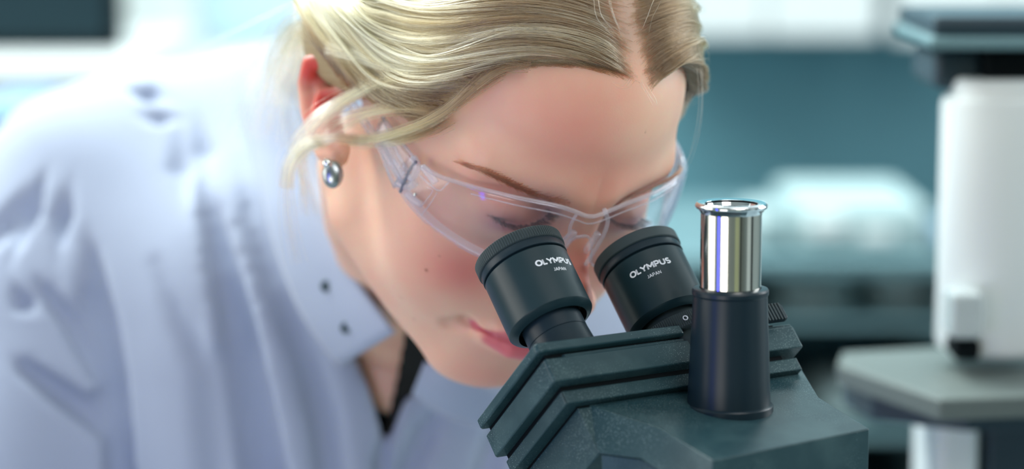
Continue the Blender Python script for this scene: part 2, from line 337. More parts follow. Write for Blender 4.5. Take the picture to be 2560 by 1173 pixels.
skin = bpy.data.materials.new('skin'); skin.use_nodes = True
def skin_nodes():
    nt = skin.node_tree; b = nt.nodes['Principled BSDF']; b.inputs['Roughness'].default_value = .46; b.inputs['Specular IOR Level'].default_value = .42
    b.inputs['Subsurface Weight'].default_value = 1; b.inputs['Subsurface Radius'].default_value = (1, .36, .22); b.inputs['Subsurface Scale'].default_value = .0045
    b.inputs['Coat Weight'].default_value = .05; b.inputs['Coat Roughness'].default_value = .35
    def A(n): x = nt.nodes.new('ShaderNodeAttribute'); x.attribute_name = n; return x.outputs['Fac']
    def mixc(f, a, bcol):
        mx = nt.nodes.new('ShaderNodeMix'); mx.data_type = 'RGBA'; nt.links.new(f, mx.inputs['Factor'])
        if isinstance(a, tuple): mx.inputs['A'].default_value = (*a, 1)
        else: nt.links.new(a, mx.inputs['A'])
        mx.inputs['B'].default_value = (*bcol, 1); return mx.outputs['Result']
    tc = nt.nodes.new('ShaderNodeTexCoord'); n = nt.nodes.new('ShaderNodeTexNoise'); n.inputs['Scale'].default_value = 45; n.inputs['Detail'].default_value = 6
    nt.links.new(tc.outputs['Object'], n.inputs['Vector'])
    r = nt.nodes.new('ShaderNodeMapRange'); r.inputs[1].default_value = .35; r.inputs[2].default_value = .7; r.inputs[4].default_value = .55
    nt.links.new(n.outputs['Fac'], r.inputs[0])
    c = mixc(r.outputs[0], (.80, .525, .385), (.77, .41, .305))
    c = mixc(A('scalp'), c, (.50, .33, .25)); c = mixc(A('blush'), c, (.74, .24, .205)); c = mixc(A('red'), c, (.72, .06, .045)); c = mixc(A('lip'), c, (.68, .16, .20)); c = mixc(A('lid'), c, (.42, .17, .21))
    c = mixc(A('lashline'), c, (.07, .035, .04)); c = mixc(A('mole'), c, (.33, .13, .07)); nt.links.new(c, b.inputs['Base Color'])
    n2 = nt.nodes.new('ShaderNodeTexNoise'); n2.inputs['Scale'].default_value = 900; n2.inputs['Detail'].default_value = 3
    bp = nt.nodes.new('ShaderNodeBump'); bp.inputs['Strength'].default_value = .22; bp.inputs['Distance'].default_value = .0003
    nt.links.new(tc.outputs['Object'], n2.inputs['Vector']); nt.links.new(n2.outputs['Fac'], bp.inputs['Height']); nt.links.new(bp.outputs['Normal'], b.inputs['Normal'])
skin_nodes()
base = c2w(U(1120, 440, 1222)); base[2] = .95
person = thing('person', base, 'person with blonde hair in a white lab coat leaning over the microscope eyepieces', 'person')
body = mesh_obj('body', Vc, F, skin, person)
av = V.copy(); av[:, 0] = np.abs(av[:, 0])
bl = 1.1*gauss(av, (41, 68, -14), (18, 30, 16)) + .95*gauss(V, (0, 108, 0), (15, 24, 24)) + .45*gauss(V, (22, 88, 74), (26, 30, 20)) + .5*gauss(av, (40, 80, 36), (14, 20, 8)) + .5*gauss(V, (0, 90, -78), (24, 20, 12)) + .3*gauss(V, (12, 95, -58), (22, 14, 8)) + .35*gauss(V, (-5, 94, 52), (18, 20, 14))
attr(body.data, 'blush', np.clip(bl, 0, .9))
upl = np.array([(0, 103, -38.5), (8, 102, -37.8), (18, 95.5, -41.6), (28, 84, -45)]); lol = np.array([(0, 102, -48.5), (9, 100, -48), (19, 92.5, -46.8), (28, 83.5, -45.2)])
dl = np.minimum(chain(av.astype(np.float32), upl.astype(np.float32), [4.2, 4.2, 2.8, .8]), chain(av.astype(np.float32), lol.astype(np.float32), [6.6, 6.4, 4.8, .8]))
attr(body.data, 'lip', np.clip(.5-dl/1.6, 0, 1)*.92)
attr(body.data, 'lid', np.clip(.85*gauss(av, (34, 88, 19), (15, 9, 8))+.45*gauss(av, (18, 88, 30), (9, 9, 9)), 0, .8))  # purplish lid tint, with eye-socket shading put into the colour
moles = cast(lambda p: f_head(c2h(p).astype(np.float32)), [(1066, 676), (1035, 798), (1003, 745), (1613, 330), (1098, 640)])
ml = np.zeros(len(V))
for q, r, k in zip(moles, (.9, .9, 1.0, .6, .7), (.95, .45, .35, .7, .4)): ml = np.maximum(ml, k*np.clip(1.4-np.linalg.norm(Vc-q, axis=1)/r, 0, 1))
attr(body.data, 'mole', ml)
earc = np.array([c2h(U(x, y, 1152)) for x, y in ((778, 178), (812, 262), (830, 300), (845, 325), (800, 300))])
rd = np.zeros(len(V))
for q in earc: rd = np.maximum(rd, gauss(V, q, (9, 9, 9)))
px, py = PX(Vc); rd *= (px < 885)
attr(body.data, 'red', np.clip(rd*1.1, 0, .92))
FHC = lambda p: f_head(c2h(p).astype(np.float32))

ll = chain(av.astype(np.float32), np.array([(12, 86, 28.3), (20, 90, 25.3), (28, 91.5, 23.3), (35, 90, 22.3), (41, 85, 22.3)], np.float32), [.8, 1.2, 1.2, .9, .4])
attr(body.data, 'lashline', np.clip(.7-ll/1.6, 0, .85))

zl_ = np.interp(np.abs(np.degrees(np.arctan2(V[:, 0]+3, V[:, 1]))), [0, 8, 23, 33, 42, 48, 54, 66, 80, 95, 116, 150, 180], [100, 102, 100, 94, 80, 58, 40, 26, 20, 10, -8, -42, -50])
attr(body.data, 'scalp', np.clip((V[:, 2]-zl_)/12, 0, 1))

# ------------------------------------------------------------------ hair
def f_scalp(p):
    return smin(ell(p, (0, -8, 48), (74, 92, 80)), ell(p, (0, 28, 62), (62, 62, 54)), 30)
def f_vol(p):                                                     # outer surface of the combed hair
    p = p.copy(); p[..., 0] = np.where(p[..., 0] < 0, p[..., 0]*1.14, p[..., 0])
    d = smin(ell(p, (0, -10, 50), (78, 98, 84)), ell(p, (0, 26, 63), (64, 65, 56)), 30)
    a = p.copy(); a[..., 0] = np.abs(a[..., 0]); return smin(d, ell(a, (50, -37, 32), (42, 52, 50)), 26)
FV = lambda p: f_vol(c2h(p).astype(np.float32)); FS = lambda p: f_scalp(c2h(p).astype(np.float32))
HL = np.array([(-30, 98), (-8, 100), (8, 102), (23, 100), (33, 94), (42, 80), (48, 58), (54, 40), (66, 26), (80, 20), (95, 10), (116, -8), (150, -42), (180, -50)])
def zline(az):
    return np.interp(np.abs(az), HL[1:, 0].clip(0), HL[1:, 1])
def f_cap(p):
    az = np.degrees(np.arctan2(p[..., 0]+3, p[..., 1])); cut = (zline(az)+7-p[..., 2])*.75
    d = smax(f_vol(p)+2.2, cut, 9)
    return smax(d, -chain(p, PARTH, [12]*len(PARTH)), 6)
PART = [(1604, 212), (1588, 168), (1576, 125), (1564, 70), (1556, 0), (1552, -80), (1552, -180)]
PARTH = c2h(cast(FV, PART)).astype(np.float32)
hairm = bpy.data.materials.new('blonde_hair'); hairm.use_nodes = True
def hair_nodes(m, stops, rough=.28):
    nt = m.node_tree; nt.nodes.clear(); out = nt.nodes.new('ShaderNodeOutputMaterial'); h = nt.nodes.new('ShaderNodeBsdfHairPrincipled')
    h.model = 'CHIANG'; h.parametrization = 'COLOR'; h.inputs['Roughness'].default_value = rough; h.inputs['Radial Roughness'].default_value = .45; h.inputs['Random Roughness'].default_value = .2
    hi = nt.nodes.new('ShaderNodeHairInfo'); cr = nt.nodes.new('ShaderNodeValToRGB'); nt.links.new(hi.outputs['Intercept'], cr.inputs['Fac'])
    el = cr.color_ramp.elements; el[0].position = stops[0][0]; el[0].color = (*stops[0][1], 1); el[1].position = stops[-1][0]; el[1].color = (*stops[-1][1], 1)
    for pos, c in stops[1:-1]: e = el.new(pos); e.color = (*c, 1)
    hs = nt.nodes.new('ShaderNodeHueSaturation'); mr = nt.nodes.new('ShaderNodeMapRange'); mr.inputs[3].default_value = .45; mr.inputs[4].default_value = 1.25
    nt.links.new(hi.outputs['Random'], mr.inputs[0]); nt.links.new(mr.outputs[0], hs.inputs['Value']); nt.links.new(cr.outputs['Color'], hs.inputs['Color'])
    nt.links.new(hs.outputs['Color'], h.inputs['Color']); nt.links.new(h.outputs[0], out.inputs[0])
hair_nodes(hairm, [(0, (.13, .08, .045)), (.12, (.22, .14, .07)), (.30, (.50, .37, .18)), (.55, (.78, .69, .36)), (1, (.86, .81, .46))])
palem = bpy.data.materials.new('pale_blonde_hair'); palem.use_nodes = True; hair_nodes(palem, [(0, (.50, .38, .20)), (.25, (.86, .76, .42)), (1, (.94, .90, .58))])
browm = bpy.data.materials.new('brow_hair'); browm.use_nodes = True; hair_nodes(browm, [(0, (.13, .05, .03)), (1, (.26, .115, .065))], .35)
lashm = bpy.data.materials.new('lash_hair'); lashm.use_nodes = True; hair_nodes(lashm, [(0, (.02, .015, .02)), (1, (.03, .02, .02))], .4)
capm = mat('hair_mass', (.34, .255, .14), .55, spec=.3); 
def cap_stripes(m):
    nt = m.node_tree; b = nt.nodes['Principled BSDF']; tc = nt.nodes.new('ShaderNodeTexCoord'); mp = nt.nodes.new('ShaderNodeMapping'); mp.inputs['Scale'].default_value = (8, 8, 420)
    mp.inputs['Rotation'].default_value = (.5, .3, 0); n = nt.nodes.new('ShaderNodeTexNoise'); n.inputs['Scale'].default_value = 1.0; n.inputs['Detail'].default_value = 5
    mx = nt.nodes.new('ShaderNodeMix'); mx.data_type = 'RGBA'; mx.inputs['A'].default_value = (.24, .17, .09, 1); mx.inputs['B'].default_value = (.50, .40, .23, 1)
    nt.links.new(tc.outputs['Object'], mp.inputs[0]); nt.links.new(mp.outputs[0], n.inputs['Vector']); nt.links.new(n.outputs['Fac'], mx.inputs['Factor']); nt.links.new(mx.outputs['Result'], b.inputs['Base Color'])
cap_stripes(capm)
V, F = nets(f_cap, (-100, -118, -60), (104, 100, 142), 3.0); V = project(f_cap, V, 1); V, F = subdiv(V, F); V = relax(V, F, 1, .5)
hair = mesh_obj('hair', h2c(V), F, capm, person)
def strands(name, P, radius, m, parent, kind=None):               # P: (n, k, 3) camera-frame points
    n, k, _ = P.shape; hc = bpy.data.hair_curves.new(name); hc.add_curves([k]*n)
    o = bpy.data.objects.new(name, hc); COL.objects.link(o); o.parent = parent; org = np.zeros(3); q = parent
    while q: org += np.array(q.location); q = q.parent
    W = (c2w(P.reshape(-1, 3))-org).astype(np.float32); hc.attributes['position'].data.foreach_set('vector', W.ravel())
    ra = hc.attributes.get('radius') or hc.attributes.new('radius', 'FLOAT', 'POINT')
    t = np.tile(np.linspace(0, 1, k), n); ra.data.foreach_set('value', (radius*.001*(1-.75*t**4)).astype(np.float32))
    hc.materials.append(m)
    if kind: o['kind'] = kind
    return o
KP = 30
def guide(px, lift=None, end=None):                               # root + path over the hair volume, finished behind the head
    px = np.asarray(px, float); r = cast(FHC, px[:1])[0]; q = cast(FV, px[1:]); pts = [r, *q]
    if end is not None: pts += [h2c(e) for e in end]
    return resample(pts, KP)
ENDS = [(58, -84, 30), (30, -108, 22)]; ENDT = [(40, -100, 66), (22, -112, 30)]
G = [guide([(822, 138), (792, 104), (768, 62), (754, 12), (748, -45)], end=ENDS),
     guide([(880, 245), (868, 185), (838, 120), (800, 65), (772, 10), (755, -45)], end=ENDS),
     guide([(1085, 325), (1040, 300), (990, 262), (930, 215), (868, 150), (812, 80), (775, 0)], end=ENDS),
     guide([(1120, 290), (1060, 262), (1000, 230), (930, 180), (870, 110), (815, 40), (785, -30)], end=ENDS),
     guide([(1215, 195), (1130, 215), (1050, 215), (965, 190), (895, 120), (840, 50), (795, -50)], end=ENDS),
     guide([(1305, 155), (1240, 168), (1160, 195), (1070, 205), (980, 170), (905, 100), (840, 10)], end=ENDS),
     guide([(1405, 152), (1340, 148), (1240, 155), (1140, 185), (1050, 185), (960, 140), (880, 50), (830, -30)], end=ENDS),
     guide([(1500, 165), (1430, 148), (1320, 140), (1200, 155), (1100, 168), (1010, 155), (930, 100), (850, 10)], end=ENDS),
     guide([(1572, 192), (1530, 165), (1440, 132), (1310, 118), (1180, 132), (1080, 142), (985, 118), (900, 60), (830, -20)], end=ENDS),
     guide([(1560, 155), (1510, 118), (1400, 92), (1270, 82), (1140, 100), (1040, 100), (950, 70), (870, 10)], end=ENDS),
     guide([(1550, 108), (1480, 68), (1350, 45), (1220, 50), (1110, 60), (1000, 45), (900, -10)], end=ENDT),
     guide([(1544, 55), (1450, 20), (1320, 2), (1190, 8), (1080, 10), (960, -20), (880, -60)], end=ENDT),
     guide([(1536, -5), (1430, -35), (1300, -50), (1160, -50), (1020, -60), (900, -110)], end=ENDT),
     guide([(1534, -80), (1400, -120), (1250, -135), (1100, -140), (960, -150)], end=ENDT),
     guide([(1545, -180), (1380, -220), (1200, -230), (1060, -220)], end=ENDT)]
G = np.array(G)
def out_normal(P):
    q = c2h(P.reshape(-1, 3)); g = grad(f_vol, q, 1.0); g /= np.linalg.norm(g, axis=1)[:, None]+1e-9; return (g @ HR.T).reshape(P.shape)
GN = np.stack([out_normal(g) for g in G])
def bundle(G, GN, n, smax_, rng, clumps, spread=.10, lift=4.5, amp=1.2, s0=0, cl=.75):
    m = len(G)-1; ts = np.linspace(0, 1, KP)
    def at(A, s): s = np.clip(s, 0, m-1e-6); i = s.astype(int); f = (s-i)[..., None]; return A[i, np.arange(KP)[None]]*(1-f)+A[i+1, np.arange(KP)[None]]*f
    cs = rng.uniform(s0, smax_, clumps); clf = rng.uniform(0, lift, clumps); ph = rng.uniform(0, 6.28, (clumps, 4)); fr = rng.uniform(.6, 2.2, (clumps, 2)); am = rng.normal(0, 1, (clumps, 2))
    ci = rng.integers(0, clumps, n); s_root = cs[ci]+rng.normal(0, spread, n); s_root = np.clip(s_root, s0-.02, smax_)
    w = cl*np.clip(ts*2.2, 0, 1)**1.2                           # strands draw together away from their roots
    dr = spread*1.5*np.sin(2*np.pi*fr[ci, :1]*ts[None]+ph[ci, :1])*am[ci, :1]*np.clip(ts*3, 0, 1)[None]
    S = s_root[:, None]*(1-w[None])+cs[ci][:, None]*w[None]+dr+rng.normal(0, spread*.12, (n, 1))
    P = at(G, S); N = at(GN, S)
    L = clf[ci][:, None]+rng.uniform(-.8, .8, (n, 1))+amp*am[ci, 1:]*np.sin(2*np.pi*fr[ci, 1:]*ts[None]+ph[ci, 1:2])+rng.normal(0, .25, (n, 1))*np.sin(6*ts[None]+rng.uniform(0, 6, (n, 1)))
    L = np.maximum(L, -.8)-1.5; L *= np.clip(ts*7, 0, 1)[None]
    return P+N*L[..., None]
def restart(P, t0):                                              # begin each strand a random way along its path, so that roots are scattered
    n, k, _ = P.shape; u = t0[:, None]+(1-t0[:, None])*np.linspace(0, 1, k)[None]; x = u*(k-1); i = np.clip(np.floor(x).astype(int), 0, k-2); f = (x-i)[..., None]; r = np.arange(n)[:, None]
    return P[r, i]*(1-f)+P[r, i+1]*f
def ramp(n, lo, hi): return lo+(hi-lo)*np.sqrt(RNG.uniform(0, 1, n))
def push(P, k=7):                                                # keep the first points just above the scalp
    q = c2h(P[:, :k].reshape(-1, 3)); dd = f_head(q.astype(np.float32)).astype(float); m = dd < .25; g = grad(f_head, q[m], .5); g /= np.linalg.norm(g, axis=1)[:, None]+1e-6
    q[m] += g*(.25+RNG.uniform(0, .5, m.sum())-dd[m])[:, None]; P = P.copy(); P[:, :k] = h2c(q).reshape(len(P), k, 3); return P
def scat(n, a, b=.3): return np.where(RNG.uniform(0, 1, n) < b, -RNG.uniform(0, .022, n), RNG.uniform(0, 1, n)**1.6*a)
A1 = bundle(G, GN, 12500, len(G)-1, RNG, 760, .15, cl=.86, lift=5.0, amp=1.5); A1 = push(restart(A1, ramp(len(A1), -.015, .17)))
A2 = bundle(G, GN, 5600, len(G)-1, RNG, 420, .10, s0=7.2, cl=.82); A2 = push(restart(A2, ramp(len(A2), -.030, .11)))
fly = bundle(G, GN, 420, len(G)-1, RNG, 420, .3, lift=7, amp=2.6)
def fringe(G, n, lo, hi, drop):                                  # short new hairs that soften the hairline
    s_ = RNG.uniform(lo, hi, n); i = np.minimum(s_.astype(int), len(G)-2); f = (s_-i)[:, None, None]; P = G[i]*(1-f)+G[i+1]*f; P = restart(P, RNG.uniform(0, .06, n)); e = RNG.uniform(.10, .34, n)
    u = e[:, None]*np.linspace(0, 1, KP)[None]*(KP-1); k = np.clip(u.astype(int), 0, KP-2); g = (u-k)[..., None]; r = np.arange(n)[:, None]; Q = P[r, k]*(1-g)+P[r, k+1]*g
    t = np.linspace(0, 1, KP)[None, :, None]; d = RNG.uniform(0, 1, n)**1.4*drop; v = -HR[:, 2]*.85+HR[:, 1]*.45
    Q = Q+v*d[:, None, None]*(1-t)**1.3+RNG.normal(0, .8, (n, 1, 3))*t; q = c2h(Q.reshape(-1, 3)); dd = f_head(q.astype(np.float32)).astype(float); gg = grad(f_head, q, .5)
    lift = np.tile(.12+1.6*np.linspace(0, 1, KP)**1.2, n); q = q+gg*np.where(dd < lift, lift-dd, np.where(np.tile(np.arange(KP) < 10, n), (lift-dd)*.8, 0))[:, None]; return h2c(q).reshape(Q.shape)
FR = fringe(G, 1500, 1.8, 8.2, 3.2)
strands('baby_hairs', FR, .045, hairm, hair)
A3 = bundle(G, GN, 2800, len(G)-1, RNG, 170, .30, lift=6.8, amp=2.2, s0=2.2, cl=.9); A3 = restart(A3, RNG.uniform(0, .3, len(A3)))
strands('bright_strands', A3, .085, palem, hair)
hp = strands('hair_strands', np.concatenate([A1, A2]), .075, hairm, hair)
# the far side of the parting is the mirror image, combed the same way
def mirror(P): q = c2h(P.reshape(-1, 3)); q[:, 0] = -q[:, 0]*.92-4; return h2c(q).reshape(P.shape)
G2 = mirror(G); part_px = [(1636, 214), (1620, 168), (1606, 112), (1588, 55), (1584, -5), (1580, -80), (1563, -180)]
pr = cast(FHC, part_px)
for j, gi in enumerate(range(8, 15)):
    w_ = np.clip(1-np.linspace(0, 1, KP)*5, 0, 1)[:, None]; G2[gi] = G2[gi]*(1-w_)+(pr[j]+(G2[gi]-G2[gi][0])*.9)*w_
GN2 = np.stack([out_normal(g) for g in G2])
B1 = bundle(G2, GN2, 10000, len(G)-1, RNG, 420, .15, lift=3.8, amp=1.9, cl=.85, s0=2.6); B1 = push(restart(B1, ramp(len(B1), -.030, .10)))
fly2 = bundle(G2, GN2, 260, len(G)-1, RNG, 260, .3, lift=6.5, amp=2.6)
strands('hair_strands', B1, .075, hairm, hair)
strands('flyaway_hairs', np.concatenate([fly, fly2]), .045, hairm, hair)
# loose locks falling over the temple, the ear and the cheek
def lock(pxd, n, width, rng, tip=2.2, ang=.6):
    P = resample([U(*q) for q in pxd], KP); ts = np.linspace(0, 1, KP); T = np.gradient(P, axis=0); T /= np.linalg.norm(T, axis=1)[:, None]
    a = np.cross(T, (0, 0, 1.)); a /= np.linalg.norm(a, axis=1)[:, None]; b = np.cross(T, a); r = np.interp(ts, [0, .15, .6, 1], [1.4, .8, .7, tip])*width
    u = rng.normal(0, 1, (n, 1)); v = rng.normal(0, 1, (n, 1)); ph = rng.uniform(0, 6.28, (n, 2))
    A_ = u*np.cos(ang*ts)+v*np.sin(ang*ts)+.35*np.sin(5*ts+ph[:, :1]); B_ = -u*np.sin(ang*ts)+v*np.cos(ang*ts)+.35*np.sin(4*ts+ph[:, 1:])
    return restart(P[None]+(A_*r)[..., None]*a[None]+.55*(B_*r)[..., None]*b[None], RNG.uniform(0, 1, n)**2*.22)
def dep(px, lift):                                               # pixel path lifted off whatever head or hair lies under it
    out = []
    for (x, y), l in zip(px, np.broadcast_to(lift, (len(px),))):
        d = min(-cast(FHC, [(x, y)])[0][2], -cast(FV, [(x, y)])[0][2]); out.append((x, y, d-l))
    return out
L1 = dep([(1255, 168), (1190, 215), (1130, 268), (1070, 305), (1000, 332), (930, 349), (860, 352), (790, 357), (752, 375), (724, 415), (716, 470), (722, 560), (742, 660)], [1, 3, 5, 8, 12, 14, 14, 15, 17, 20, 22, 24, 26])
for i in range(8, 13): L1[i] = (L1[i][0], L1[i][1], L1[7][2]+4*(i-7))
L2 = dep([(1205, 195), (1140, 188), (1070, 190), (1000, 195), (940, 208), (890, 232), (840, 262), (790, 300), (755, 345), (735, 385)], [1, 3, 5, 6, 7, 9, 11, 14, 18, 20])
for i in (8, 9): L2[i] = (L2[i][0], L2[i][1], L2[7][2]+3*(i-7))
L3 = dep([(1110, 280), (1060, 272), (1000, 268), (930, 280), (870, 300), (810, 330), (770, 345)], [1, 3, 4, 6, 8, 11, 14])
L4 = dep([(1120, 292), (1085, 318), (1035, 340), (975, 352), (905, 356), (840, 345), (790, 350)], [1, 3, 7, 12, 13, 14, 15])
L5 = dep([(1330, 150), (1240, 142), (1150, 160), (1040, 172), (960, 160), (880, 130), (820, 110)], [1, 3, 5, 6, 6, 6, 6])
L6 = dep([(1330, 160), (1262, 172), (1210, 200), (1150, 250), (1090, 300), (1020, 322)], [1, 2, 3, 3, 4, 4])
locks = np.concatenate([lock(L1[:11], 190, 1.5, RNG, 1.4), lock(L1, 26, 1.1, RNG, 2.5), lock(L2, 170, 1.9, RNG, 1.3), lock(L3, 90, 2.0, RNG, 2.0), lock(L4, 110, 1.5, RNG, 1.6), lock(L5, 160, 1.6, RNG, 1.5), lock(L6, 60, 1.2, RNG, .8)])
strands('loose_locks', locks, .085, hairm, hair)
wild = []
for px, d in (([(760, -10), (700, 20), (620, 60), (520, 110), (470, 140)], 1230), ([(1700, 30), (1742, 90), (1756, 200), (1752, 300), (1735, 380), (1715, 430)], 1120), ([(1600, 195), (1625, 235), (1640, 262)], 1080),
              ([(800, 300), (745, 330), (700, 380), (690, 450)], 1180), ([(1490, -20), (1500, 40), (1530, 75), (1556, 100)], 1050), ([(1520, -20), (1540, 50), (1562, 90)], 1048), ([(1650, -20), (1625, 40), (1612, 80)], 1062), ([(1585, 190), (1560, 215), (1530, 205)], 1066)):
    wild.append(lock([(x, y, d) for x, y in px], 3, 1.2, RNG, 1.5))
strands('stray_hairs', np.concatenate(wild), .05, hairm, hair)
# hair hanging behind the ear and down the nape
Lb = [(800, 60, 1200), (740, 80, 1215), (700, 130, 1228), (680, 200, 1236), (668, 280, 1240), (655, 350, 1244)]
strands('nape_hair', np.concatenate([lock(Lb, 160, 6.5, RNG, 1.6), lock([(x+55, y-10, d-14) for x, y, d in Lb[:5]], 160, 6.0, RNG, 1.2), lock([(770, 330, 1176), (752, 400, 1182), (760, 470, 1186), (768, 540, 1190)], 40, 2.0, RNG, 1.6)]), .08, hairm, hair)
# bun behind the head
BC = h2c((24, -122, 24)); bq = MB().lathe(BC-HR[:, 1]*16, HR[:, 1], [(0, 2), (2, 20), (8, 28), (16, 31), (24, 28), (32, 20), (36, 1)], n=48).build('hair_bun', capm, hair)
th = np.linspace(0, 2*np.pi*.9, KP); bs = []
for i in range(900):
    r1 = 31+RNG.normal(0, 1.0); a0 = RNG.uniform(0, 6.28); tl = RNG.uniform(-.9, .9); q = np.stack([r1*np.cos(th+a0)*math.cos(tl), 18*math.sin(tl)+2*np.sin(th*2), r1*np.sin(th+a0)*math.cos(tl)], 1)
    bs.append(BC+q@HR.T)
strands('bun_strands', np.array(bs), .08, hairm, hair)
# eyebrows and lashes
def brow(px, w0, n, side):
    q = cast(FHC, px); pts = resample(q, 40); out = []
    g = grad(f_head, c2h(pts), .6); g /= np.linalg.norm(g, axis=1)[:, None]; nn = g@HR.T; T = np.gradient(pts, axis=0); T /= np.linalg.norm(T, axis=1)[:, None]; B = np.cross(nn, T)
    for _ in range(n):
        s = min(RNG.uniform(0, 1), RNG.uniform(.2, 1.3)); i = min(39, int(s*39)); w_ = np.interp(s, [0, .3, .7, 1], w0); v = RNG.normal(0, .42)*w_; L = RNG.uniform(4, 7.5)
        d = -T[i]*1.0+B[i]*(-v*.13+RNG.normal(0, .10))*side+nn[i]*.05; d /= np.linalg.norm(d); tt = np.linspace(0, 1, 6)[:, None]
        p = pts[i]+B[i]*v+nn[i]*.05+d*L*tt+nn[i]*(.5*np.sin(tt*2.6)); out.append(p)
    out = np.array(out); f = out.reshape(-1, 3); h = c2h(f); dd = f_head(h.astype(np.float32)); gg = grad(f_head, h, .5); gg /= np.linalg.norm(gg, axis=1)[:, None]
    h = h-gg*np.minimum(dd-.12, 0)[:, None]; return h2c(h).reshape(out.shape)
eb = brow([(1166, 411), (1215, 428), (1260, 448), (1310, 472), (1350, 488), (1395, 500), (1432, 512)], [.9, 2.6, 5.2, 4.8], 1500, 1)
strands('eyebrow', eb, .042, browm, person)
q = c2h(eb); q[..., 0] = -q[..., 0]-2; strands('eyebrow', h2c(q), .042, browm, person)
def lashes(sg):
    c = smoothpoly([(12, 86.5, 28.5), (19, 90.5, 25.6), (26, 92, 23.8), (33, 91, 22.6), (40, 86, 22.2)], 60); out = []
    for _ in range(420):
        i = RNG.integers(0, 60); p = c[i]+RNG.normal(0, .3, 3); d = np.array([(c[i][0]-29)*.028+RNG.normal(0, .12), 1.0, -.10]); d /= np.linalg.norm(d); L = RNG.uniform(4, 7); tt = np.linspace(0, 1, 7)[:, None]
        r = p+d*L*tt+np.array([0, 0, 2.5])*tt**2; r[:, 0] *= sg; out.append(r)
    return h2c(np.array(out))
strands('eyelashes', lashes(1), .07, lashm, person); strands('eyelashes', lashes(-1), .07, lashm, person)

# ------------------------------------------------------------------ white lab coat
CB = [(U(40, 760, 1425), 62), (U(250, 500, 1445), 66), (U(430, 440, 1460), 70), (U(620, 430, 1475), 78), (U(850, 420, 1490), 86), (U(1100, 520, 1500), 86), (U(1440, 800, 1480), 68)]
def f_coat0(p):
    p = np.asarray(p, np.float32)
    d = chain(p, [c for c, r in CB], [r for c, r in CB])
    d = smin(d, chain(p, [U(230, 560, 1440), U(60, 930, 1395), U(-90, 1400, 1330)], [66, 64, 56]), 40)
    d = smin(d, chain(p, [U(1430, 850, 1480), U(1620, 1250, 1420)], [66, 56]), 40)
    t = chain(p, [U(560, 760, 1425), U(600, 1700, 1440)], [96, 110]); t = smin(t, chain(p, [U(1020, 860, 1430), U(1120, 1700, 1440)], [112, 120]), 60); t = smin(t, chain(p, [U(760, 900, 1410), U(820, 1700, 1420)], [108, 120]), 60)
    return smin(d, t, 50)
FOLD = [([(200, 420), (232, 640), (262, 800), (286, 950), (304, 1090), (315, 1240)], [-8, 4, 8, 9, 10, 10], 5),
        ([(60, 650), (120, 735), (190, 820), (250, 930), (285, 990)], [-4, 5, 7, 6, -1], 4), ([(-10, 860), (70, 925), (160, 990), (230, 1035), (300, 1100)], [-4, 6, 8, 8, 5], 4),
        ([(200, 975), (250, 1010), (298, 1050)], [-2, 6, 5], 4), ([(195, 650), (225, 740), (258, 820), (290, 940)], [-4, 7, 9, 7], 4),
        ([(490, 380), (528, 540), (562, 680), (598, 830), (632, 1000), (668, 1200)], [-6, 6, 9, 11, 13, 14], 6),
        ([(390, 660), (470, 820), (520, 930), (540, 1180)], [-4, 3, 4, 5], 14), ([(280, 215), (370, 238), (445, 262)], [-4, 6, -3], 5),
        ([(325, 280), (400, 300), (465, 298)], [-3, 4, -3], 5), ([(495, 270), (512, 380), (525, 520)], [-4, 4, -4], 8), ([(450, 300), (452, 420), (470, 560)], [-4, 4, -4], 8),
        ([(135, 390), (75, 530), (20, 680)], [-4, 8, -2], 6), ([(195, 400), (160, 540), (145, 680)], [-4, 6, -3], 6), ([(70, 450), (20, 560), (-30, 640)], [-3, 6, 0], 6), ([(10, 680), (60, 760), (110, 790)], [-3, 6, -3], 5),
        ([(600, 400), (630, 560), (690, 720), (770, 900), (810, 1050), (830, 1200)], [-6, 2, 4, 5, 6, 6], 12),
        ([(1120, 990), (1060, 1090), (1000, 1220)], [-4, 5, 6], 10), ([(963, 1100), (952, 1150), (950, 1210)], [3, 5, 5], 4), ([(1260, 970), (1240, 1100), (1200, 1220)], [-4, 6, 6], 10)]
FL = [((lambda q: q*(1+.6*np.maximum(rs, 0)[:, None]/1300))(cast(f_coat0, px, 1150, 1700)), rs, k) for px, rs, k in FOLD]
VEE = np.array([(872, 860), (990, 790), (1068, 905), (1012, 1000), (964, 1118), (942, 1040), (918, 960)], float)
def poly2d(p, poly):                                             # signed distance to a polygon seen along the lapels, in mm
    z = -p[..., 2]; x = CX+FP*p[..., 0]/z; y = CY-FP*p[..., 1]/z; d = np.full(x.shape, 1e9); ins = np.zeros(x.shape, bool)
    for i in range(len(poly)):
        a, b = poly[i], poly[(i+1) % len(poly)]; e = b-a; wx, wy = x-a[0], y-a[1]; t = np.clip((wx*e[0]+wy*e[1])/(e@e), 0, 1); d = np.minimum(d, np.hypot(wx-e[0]*t, wy-e[1]*t))
        c = (a[1] > y) != (b[1] > y); ins ^= c & (x < (b[0]-a[0])*(y-a[1])/(b[1]-a[1]+1e-9)+a[0])
    return (np.where(ins, -d, d)*z/FP).astype(np.float32)
def f_coat(p):
    p = np.asarray(p, np.float32); d = f_coat0(p)
    for pts, rs, k in FL: d = smax(d, -chain(p, pts, rs), k)
    d = d+.6*np.sin(p[..., 0]*.06+p[..., 1]*.02)*np.sin(p[..., 1]*.035)
    d = smax(d, -(chain(p, [U(1200, 420, 1200), U(1045, 620, 1290), U(1012, 800, 1345), U(990, 900, 1360)], [48, 44, 48, 56])), 6)
    return smax(d, -np.maximum(poly2d(p, VEE), -p[..., 2]-1345), 2.5)
